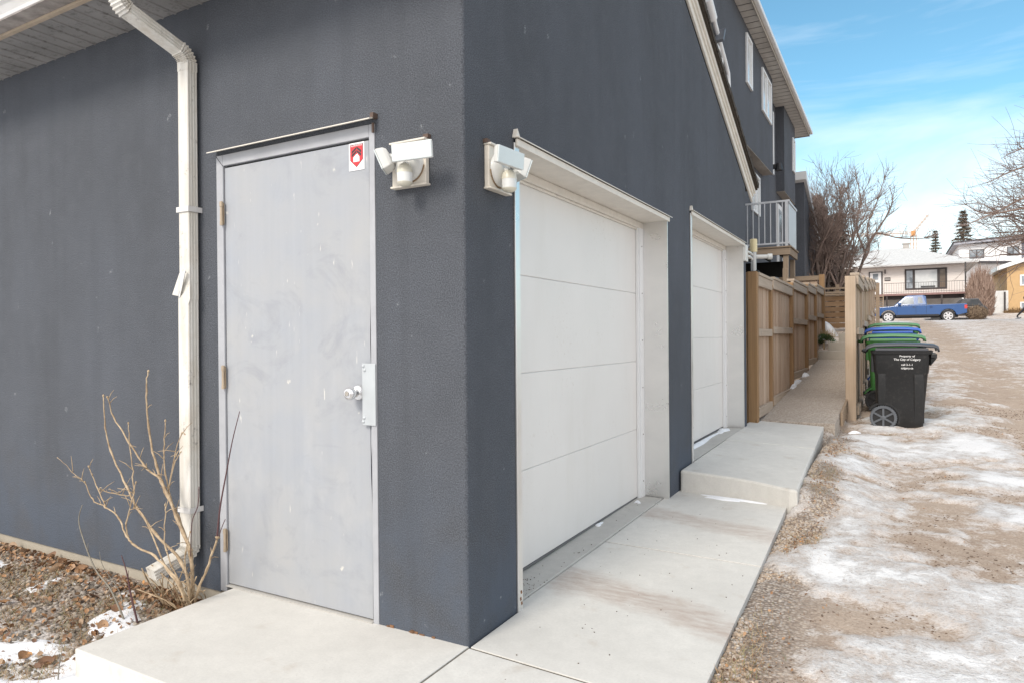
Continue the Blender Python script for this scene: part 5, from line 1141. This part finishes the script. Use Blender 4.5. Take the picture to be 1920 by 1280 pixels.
# balcony with metal balusters over the carport
mb = MB().box(-1.2, 6.4, 60.4, BY - .001, ZF - .2, ZF - .05); BAL = mb.build('balcony', simple('rust_red_edge', (.26, .16, .15), .8), B); IRON = simple('black_iron', (.05, .045, .045), .6)
mb = MB(); mb.box(.7, 6.4, 60.42, 60.45, ZF + .78, ZF + .81); mb.box(.7, 6.4, 60.42, 60.45, ZF + .05, ZF + .08); x = .72
while x < 6.4: mb.box(x, x + .014, 60.43, 60.444, ZF - .049, ZF + .78); x += .17
mb.build('balustrade', IRON, B); MB().box(6.16, 6.26, 60.42, 60.52, ZF - .049, ZE).build('post', IRON, B)
mb = MB()
for x in (.85, 4.6, 6.1): mb.box(x, x + .12, 60.45, 60.57, 2.4, ZF - .201)
mb.build('post', DKF, B); MB().box(-1.0, 6.3, 60.9, 61.0, ZF - .5, ZF - .201).build('beam', DKF, B)
T = thing('porch_stairs', 'weathered wooden porch stairs left of the blue pickup', 'stairs', (.0, 58, 2.6)); mb = MB()
for k in range(8): MB().box(-.45, .62, 58.2 + k * .27, 58.5 + k * .27, 2.75 + k * .21, 2.81 + k * .21).build('tread', WGREYX, T)
mb = MB(); mb.obox((.66, 59.3, 3.6), (0, .27, .21), (1, 0, 0), (0, -.21, .27), 1.3, .03, .12); mb.build('stringer', WGREY, T)

# white modern house, yellow house
Wm = thing('modern_house', 'white modern two storey house with flat dark roof edges at the right', 'house', (12, 92, 3.4))
WS = simple('white_render', (.80, .80, .81), .7, var=.02); DK = simple('dark_roof_edge', (.055, .05, .055), .6); GYS = simple('blue_grey_band', (.36, .37, .42), .7)
mb = MB(); mb.box(7.7, 22, 92, 104, 3, 8.9); mb.box(7.9, 13.7, 91.0, 104, 8.901, 11.4); mb.build('wall', WS, Wm)
mb = MB(); mb.prism([(7.4, 11.35), (15.5, 11.75), (15.5, 12.0), (7.4, 11.6)], lambda u, v, t: (u, t, v), 90.3, 104.3); mb.build('roof', GYS, Wm)
mb = MB(); mb.prism([(7.3, 11.601), (15.6, 12.02), (15.6, 12.14), (7.3, 11.72)], lambda u, v, t: (u, t, v), 90.2, 104.3); mb.prism([(8.1, 9.25), (16.5, 8.70), (16.5, 8.86), (8.1, 9.41)], lambda u, v, t: (u, t, v), 89.4, 90.95); mb.build('roof_edge', DK, Wm)
mb = MB(); mb.box(13.701, 16.5, 93, 104, 8.901, 11.3); mb.build('wall', GYS, Wm)
winy(91, 8.9, 10.3, 9.75, 10.75, Wm, (9.6,), GLASS, .06, DK); winy(91, 12.4, 13.5, 9.85, 10.85, Wm, (12.95,), GLASS, .06, DK); winy(92, 12.6, 14.3, 5.9, 7.9, Wm, (13.4,), GLASS, .06, DK); winy(92, 9.0, 10.3, 6.7, 7.6, Wm, (), GLASS, .06, DK)
mb = MB(); mb.box(10.5, 15, 91.4, 91.99, 5.0, 5.5); mb.build('porch_band', GYS, Wm); MB().box(10.5, 15, 91.2, 91.98, 4.2, 4.99).build('porch_beam', WS, Wm)
Y = thing('yellow_house', 'ochre yellow house with white eaves cut off by the right edge', 'house', (12, 66, 2.8))
MB().prism([(9.45, 2.5), (16, 2.5), (16, 7.9), (13.4, 7.9), (9.45, 6.55)], lambda u, v, t: (u, t, v), 66, 76).build('wall', simple('ochre_stucco', (.55, .37, .19), .8, var=.06), Y)
mb = MB(); mb.prism([(8.75, 6.33), (13.45, 7.98), (18, 6.4), (18, 6.72), (13.45, 8.32), (8.75, 6.66)], lambda u, v, t: (u, t, v), 65.4, 76.4); mb.build('roof', WHITE, Y)
winy(66, 10.3, 10.95, 5.05, 5.95, Y, (), GLASS, .12); winy(66, 10.3, 11.0, 3.0, 3.75, Y, (), GLASS, .10)
T = thing('garden_gate', 'white gate panel with a dark post left of the yellow house', 'gate', (8.6, 64, 2.8)); MB().box(7.6, 9.3, 64, 64.05, 2.6, 4.6).build('panel', simple('pale_gate_paint', (.62, .62, .61), .6), T); MB().box(9.0, 9.12, 63.9, 63.99, 2.6, 4.5).build('post', DKF, T)
mb = MB().box(6.35, 7.2, 61.5, 61.6, 2.6, 4.3); tag(mb.build('fence_panel', simple('grey_fence_paint', (.46, .45, .43), .8), org=(6.8, 61.5, 2.6)), 'plain grey fence panel at the right corner of the bungalow', 'fence')

# ------------------------------------------------------------------ hedge bush, clipped bush
TAW = m_isl('tawny_twigs', [(0, (.17, .105, .075)), (.5, (.32, .215, .165)), (1, (.46, .34, .28))], .9)
def twiggy(name, label, base, rx, ry, h, n, lean, mats, cat='bush', round_=False, seed=1):
    rnd = random.Random(seed); mb = MB(); b = Vector(base)
    for _ in range(n):
        a = rnd.uniform(0, 6.283); q = math.sqrt(rnd.random()); u, v = math.cos(a) * q, math.sin(a) * q
        hh = h * math.sqrt(max(.05, 1 - .62 * q ** 3)) * rnd.uniform(.35, 1.04)
        if round_: z0 = h * .5 + (rnd.random() - .5) * h * .9 * math.sqrt(max(0, 1 - q * q)); p0 = b + Vector((u * rx, v * ry, z0)); p1 = p0 + Vector((rnd.gauss(0, .06), rnd.gauss(0, .06), rnd.gauss(.05, .08)))
        else: t0 = rnd.uniform(0, .75); tip = b + Vector((u * rx * (1 + lean), v * ry, hh)); root = b + Vector((u * rx * .75, v * ry * .75, 0)); p0 = root.lerp(tip, t0); p1 = root.lerp(tip, min(1, t0 + .25)) + Vector((rnd.gauss(0, .12), rnd.gauss(0, .12), rnd.gauss(0, .08)))
        s_ = (p1 - p0).cross(Vector((rnd.gauss(0, .3), 1, rnd.gauss(0, .3)))).normalized() * (.022 if not round_ else .016)
        mb.add([p0 - s_, p0 + s_, p1], [(0, 1, 2)])
    o = mb.build(name, mats, org=base); tag(o, label, cat); return o
twiggy('tall_bush', 'tall rounded tawny bare bush right of the bungalow', (7.05, 59.5, 2.5), .95, .95, 4.1, 9000, .0, TAW, seed=3)
twiggy('clipped_bush', 'low clipped round brown bush behind the pickup tailgate', (5.75, 47.2, 1.95), .56, .5, .95, 4200, 0, m_isl('clipped_brown', [(0, (.10, .065, .045)), (.6, (.21, .145, .095)), (1, (.36, .27, .17))]), round_=True, seed=5)
twiggy('low_hedge', 'low ochre hedge in front of the yellow house', (9.9, 63.6, 2.6), 1.0, .4, .75, 1500, 0, m_isl('ochre_hedge', [(0, (.16, .09, .035)), (1, (.34, .21, .09))]), 'hedge', seed=6)

# ------------------------------------------------------------------ blue pickup (along X, facing -X)
CARGL = m_glass('car_glass', (.30, .34, .37), (.13, .15, .17), .3, .35)
PK = thing('pickup_truck', 'blue extended cab pickup truck parked facing left by the bungalow', 'pickup truck', (2.7, 47.7, 1.95))
tz = 1.95; tx = .22; BLUEP = NT('blue_car_paint'); BLUEP.color((.018, .078, .24)); BLUEP.rough(.28); BLUEP.b.inputs['Coat Weight'].default_value = .5; BLUEP = BLUEP.m
L_ = 5.05; yw0, yw1 = 46.85, 48.55
def archpts(cx_, r, z0, n=10): return [(cx_ + r * math.cos(a), z0 + r * math.sin(a)) for a in np.linspace(math.pi, 0, n)]
fwx, rwx = .88, 4.07
prof = [(.02, .45), (.02, .70), (.06, .86), (.22, .95), (.9, 1.0), (1.32, 1.03), (2.95, 1.05), (2.97, 1.06), (5.0, 1.08), (5.03, 1.0), (5.03, .52), (4.62, .42)]
low_ = [(rwx + .42 * math.cos(a), .36 + .42 * math.sin(a)) for a in np.linspace(.14, math.pi - .14, 10)] + [(fwx + .42 * math.cos(a), .36 + .42 * math.sin(a)) for a in np.linspace(.14, math.pi - .14, 10)]
poly = prof + low_ + [(.3, .40)]
mb = MB(); mb.prism(poly, lambda u, v, t: (tx + u, t, tz + v), yw0, yw1); PB = mb.build('body', BLUEP, PK, bevel=.03)
mb = MB(); mb.box(tx + 1.3, tx + 3.6, yw0 - .004, yw0 + .3, tz + .36, tz + .47); mb.box(tx + .3, tx + 4.6, yw0 + .3, yw1 - .3, tz + .28, tz + .5); mb.build('sill', simple('black_trim', (.02, .02, .022), .6), PB)
cab = [(1.18, 1.03), (1.78, 1.60), (1.95, 1.665), (2.75, 1.675), (2.92, 1.60), (2.96, 1.05)]
mb = MB(); ring = []
for t, k in ((yw0 + .02, 0), (yw0 + .16, 1), (yw1 - .16, 1), (yw1 - .02, 0)): pass
V = [(tx + u, (yw0 + .02) + (.17 if v > 1.1 else 0), tz + v) for u, v in cab] + [(tx + u, (yw1 - .02) - (.17 if v > 1.1 else 0), tz + v) for u, v in cab]; n = len(cab)
mb.add(V, [tuple(range(n)), tuple(range(2 * n - 1, n - 1, -1))] + [(i, n + i, n + (i + 1) % n, (i + 1) % n) for i in range(n)]); mb.build('cab', BLUEP, PK, bevel=.03)
def cabwin(pts, name='window', m=None):
    mb = MB(); V = []
    for u, v in pts: y = yw0 + .02 + .17 * min(1, max(0, (v - 1.03) / .57)) - .012; V.append((tx + u, y, tz + v))
    n = len(V); mb.add(V + [(a, b + .02, c) for a, b, c in V], [tuple(range(n)), tuple(range(2 * n - 1, n - 1, -1))] + [(i, n + i, n + (i + 1) % n, (i + 1) % n) for i in range(n)]); return mb.build(name, m or CARGL, PK)
cabwin([(1.50, 1.13), (1.87, 1.52), (2.25, 1.545), (2.27, 1.13)]); cabwin([(2.49, 1.15), (2.49, 1.545), (2.68, 1.545), (2.76, 1.18)])
mb = MB(); V = [(tx + 1.25, yw0 + .14, tz + 1.085), (tx + 1.745, yw0 + .22, tz + 1.575), (tx + 1.745, yw1 - .22, tz + 1.575), (tx + 1.25, yw1 - .14, tz + 1.085)]; V = [(a - .012, b, c + .012) for a, b, c in V]; mb.add(V, [(0, 1, 2, 3)]); mb.build('windscreen', CARGL, PK)
for x in (1.36, 2.38, 2.93): MB().box(tx + x, tx + x + .012, yw0 - .003, yw0 + .01, tz + .5, tz + 1.02).build('panel_gap', DARK, PB)
mb = MB(); mb.obox((tx + 1.5, yw0 - .08, tz + 1.15), (1, 0, 0), (0, 1, 0), (0, 0, 1), .09, .08, .07); mb.build('mirror', BLUEP, PK, bevel=.03)
MB().box(tx + 2.2, tx + 2.34, yw0 - .02, yw0 - .001, tz + .92, tz + .955).build('handle', DKF, PK)
MB().box(tx + 4.90, tx + 5.04, yw0 - .008, yw0 + .12, tz + .78, tz + 1.0).build('taillight', simple('red_lens', (.62, .06, .05), .3), PK)
MB().box(tx + .03, tx + .20, yw0 - .008, yw0 + .2, tz + .74, tz + .88).build('headlight', simple('clear_lens', (.62, .55, .50), .2), PK)
MB().box(tx + 3.12, tx + 3.26, yw0 - .006, yw0 - .001, tz + .84, tz + .97).build('fuel_door', simple('dark_blue_cap', (.015, .05, .16), .4), PB)
MB().box(tx + 4.95, tx + 5.14, yw0 + .05, yw1 - .05, tz + .46, tz + .60).build('bumper', simple('black_bumper', (.03, .03, .035), .5), PK)
MB().box(tx - .06, tx + .10, yw0 + .03, yw1 - .03, tz + .42, tz + .60).build('bumper', BLUEP, PK, bevel=.03)
ALLOY = simple('silver_alloy', (.66, .66, .67), .35, .3); RUB = simple('tyre_rubber', (.035, .034, .034), .8)
for wx in (fwx, rwx):
    for wy, s in ((yw0 + .10, -1), (yw1 - .10, 1)):
        mb = MB(); mb.lathe([(.23, -.10), (.33, -.11), (.355, -.08), (.355, .08), (.33, .11), (.23, .10)], (tx + wx, wy, tz + .355), (0, s, 0), 24, False); mb.lathe([(.235, .02), (.235, .03)], (tx + wx, wy, tz + .355), (0, s, 0), 24); Wl = mb.build('wheel', RUB, PK, smooth=40)
        mb = MB(); mb.lathe([(.23, .055), (.245, .112), (.205, .108), (.20, .06)], (tx + wx, wy, tz + .355), (0, s, 0), 24, False)
        for k in range(6): a = k * math.pi / 3; mb.obox((tx + wx + .12 * math.cos(a), wy + s * .075, tz + .355 + .12 * math.sin(a)), (math.cos(a), 0, math.sin(a)), (-math.sin(a), 0, math.cos(a)), (0, 1, 0), .10, .045, .02)
        mb.lathe([(.06, .05), (.06, .10), (.01, .105)], (tx + wx, wy, tz + .355), (0, s, 0), 12); mb.build('rim', ALLOY, Wl)
# dark vehicle behind the clipped bush
CV = thing('parked_car', 'dark grey car half hidden behind the clipped brown bush', 'car', (6.4, 55, 2.2)); cz = 2.15; CP = simple('dark_grey_car_paint', (.045, .045, .05), .3)
mb = MB(); mb.prism([(3.3, .35), (3.3, .95), (3.7, 1.0), (6.9, 1.0), (7.1, .8), (7.1, .35)], lambda u, v, t: (u, t, cz + v), 55, 56.7); mb.build('body', CP, CV, bevel=.06)
mb = MB(); mb.prism([(5.1, 1.0), (5.55, 1.52), (6.55, 1.52), (6.85, 1.0)], lambda u, v, t: (u, t, cz + v), 55.1, 56.6); mb.build('cabin', CP, CV, bevel=.06)
mb = MB(); mb.add([(5.35, 55.09, cz + 1.04), (6.7, 55.09, cz + 1.04), (6.48, 55.09, cz + 1.44), (5.65, 55.09, cz + 1.44)], [(0, 1, 2, 3)]); mb.build('window', GLASSD, CV)
for x in (4.0, 6.4): MB().lathe([(.2, -.1), (.32, -.1), (.32, .1), (.2, .1)], (x, 55.05, cz + .32), (0, -1, 0), 18).build('wheel', RUB, CV, smooth=40)

# ------------------------------------------------------------------ person at the right edge (mid-stride)
def person():
    T = thing('person', 'walking person in dark jacket and black trousers at the right edge', 'person', (7.5, 42.0, 1.93))
    J = {'pel': (0, 0, .93, .13), 'sp1': (.02, 0, 1.10, .125), 'sp2': (.05, 0, 1.28, .135), 'ch': (.07, 0, 1.40, .12), 'nk': (.10, 0, 1.50, .05), 'hd0': (.12, 0, 1.58, .075), 'hd1': (.13, 0, 1.67, .085), 'hd2': (.13, 0, 1.74, .06)}
    E = [('pel', 'sp1'), ('sp1', 'sp2'), ('sp2', 'ch'), ('ch', 'nk'), ('nk', 'hd0'), ('hd0', 'hd1'), ('hd1', 'hd2')]
    for s, nm in ((-1, 'l'), (1, 'r')):
        f = s
        J['hip' + nm] = (0, .09 * s, .88, .10); J['kn' + nm] = ((.17 if s > 0 else -.16), .09 * s, .48 if s > 0 else .52, .062); J['an' + nm] = ((.28 if s > 0 else -.46), .09 * s, .09 if s > 0 else .17, .042); J['toe' + nm] = ((.46 if s > 0 else -.36), .10 * s, .04 if s > 0 else .03, .035)
        J['sh' + nm] = (.07, .17 * s, 1.41, .065); J['el' + nm] = ((-.12 if s > 0 else .18), .23 * s, 1.14, .045); J['wr' + nm] = ((-.02 if s > 0 else .36), .21 * s, .95 if s > 0 else 1.02, .032); J['pa' + nm] = ((.02 if s > 0 else .43), .21 * s, .89 if s > 0 else .99, .032)
        E += [('pel', 'hip' + nm), ('hip' + nm, 'kn' + nm), ('kn' + nm, 'an' + nm), ('an' + nm, 'toe' + nm), ('ch', 'sh' + nm), ('sh' + nm, 'el' + nm), ('el' + nm, 'wr' + nm), ('wr' + nm, 'pa' + nm)]
        px_, py_, pz_, _ = J['pa' + nm]
        for k in range(5):
            J['f%d' % k + nm] = (px_ + .05 + .01 * (k == 2) - .02 * (k == 4), py_ + (-.03 + .016 * k) * (1 if k < 4 else 2), pz_ - .05 + .01 * k, .009); E.append(('pa' + nm, 'f%d' % k + nm))
    names = list(J); me = bpy.data.meshes.new('body'); me.from_pydata([(x, y, z) for x, y, z, r in J.values()], [(names.index(a), names.index(b)) for a, b in E], []); me.update()
    o = bpy.data.objects.new('body', me); COL.objects.link(o); o.parent = T; ORG[o.name] = ORG[T.name]
    sk = o.modifiers.new('skin', 'SKIN')
    for i, nm in enumerate(names): me.skin_vertices[0].data[i].radius = (J[nm][3], J[nm][3]); me.skin_vertices[0].data[i].use_root = (nm == 'pel')
    sb = o.modifiers.new('sub', 'SUBSURF'); sb.levels = 2; sb.render_levels = 2
    t = NT('dark_clothes_and_skin'); z = t.sep()[2]
    t.color(t.mix(t.ramp(z, [(.0, 0.), (1., 1.)]), (.02, .02, .024), (.03, .032, .04))); t.rough(.8); me.materials.append(t.m)
    SK = simple('skin', (.45, .28, .21), .5); mb = MB(); b = Vector(T.location)
    c = b + Vector((.135, 0, 1.66)); mb.cs = True
    mb.lathe([(.02, -.10), (.06, -.085), (.082, -.03), (.084, .02), (.06, .075), (.02, .095)], c + Vector((.012, 0, -.005)), (.1, 0, 1), 16); mb.lathe([(.016, 0), (.012, .022), (.003, .03)], c + Vector((.088, 0, -.01)), (1, 0, -.3), 8)
    for s in (-1, 1): mb.lathe([(.02, -.008), (.022, 0), (.012, .01)], c + Vector((0, .085 * s, -.01)), (0, s, 0), 8)
    F = mb.build('head', SK, T)
    mb = MB()
    for s in (-1, 1): mb.lathe([(.008, 0), (.004, .004)], c + Vector((.085, .03 * s, .015)), (1, 0, 0), 8)
    mb.box(c.x + .083, c.x + .088, c.y - .022, c.y + .022, c.z - .052, c.z - .046); mb.build('face', DKF, F)
    mb = MB(); mb.cs = True; mb.lathe([(.09, -.01), (.094, .03), (.075, .085), (.02, .108)], c + Vector((-.006, 0, .0)), (-.1, 0, 1), 16); mb.build('hair', DKF, T)
    for s, ax_, az_ in ((-1, -.42, .02), (1, .36, .0)):
        mb = MB(); mb.obox(b + Vector((ax_ + .02, .095 * s, az_ + .045)), (1, 0, (.25 if s < 0 else -.05)), (0, 1, 0), (0, 0, 1), .13, .045, .04); mb.build('shoe', simple('light_shoe', (.30, .29, .29), .6), T, bevel=.02)
person()

# ------------------------------------------------------------------ tower crane far away
CRN = thing('tower_crane', 'distant orange tower crane standing above the bungalow roof', 'crane', (8.5, 330, 3.6)); ORC = simple('crane_orange', (.55, .27, .10), .6); WTC = simple('crane_white', (.62, .55, .48), .6)
def lattice(mb, a, b, w_, n, r):
    a, b = Vector(a), Vector(b); d = (b - a).normalized(); u = d.orthogonal().normalized(); v = d.cross(u)
    C_ = [(u + v) * w_ / 2, (u - v) * w_ / 2, (-u - v) * w_ / 2, (-u + v) * w_ / 2]
    for c in C_: mb.tube([a + c, b + c], r, 4)
    for k in range(n):
        p, q = a.lerp(b, k / n), a.lerp(b, (k + 1) / n)
        for i in range(4): mb.tube([p + C_[i], q + C_[(i + 1) % 4]], r * .7, 3)
mb = MB(); lattice(mb, (8.5, 330, 3.6), (8.5, 330, 43), 1.6, 20, .09); mb.build('mast', ORC, CRN)
mb = MB(); lattice(mb, (8.5, 330, 43.8), (-18, 330, 44.6), 1.1, 16, .07); mb.build('jib', ORC, CRN)
mb = MB(); lattice(mb, (8.5, 330, 44), (14, 330, 51), .7, 6, .06); mb.build('tower_top', ORC, CRN); MB().box(7.7, 9.3, 329, 331, 42.6, 44.6).build('cab', ORC, CRN)
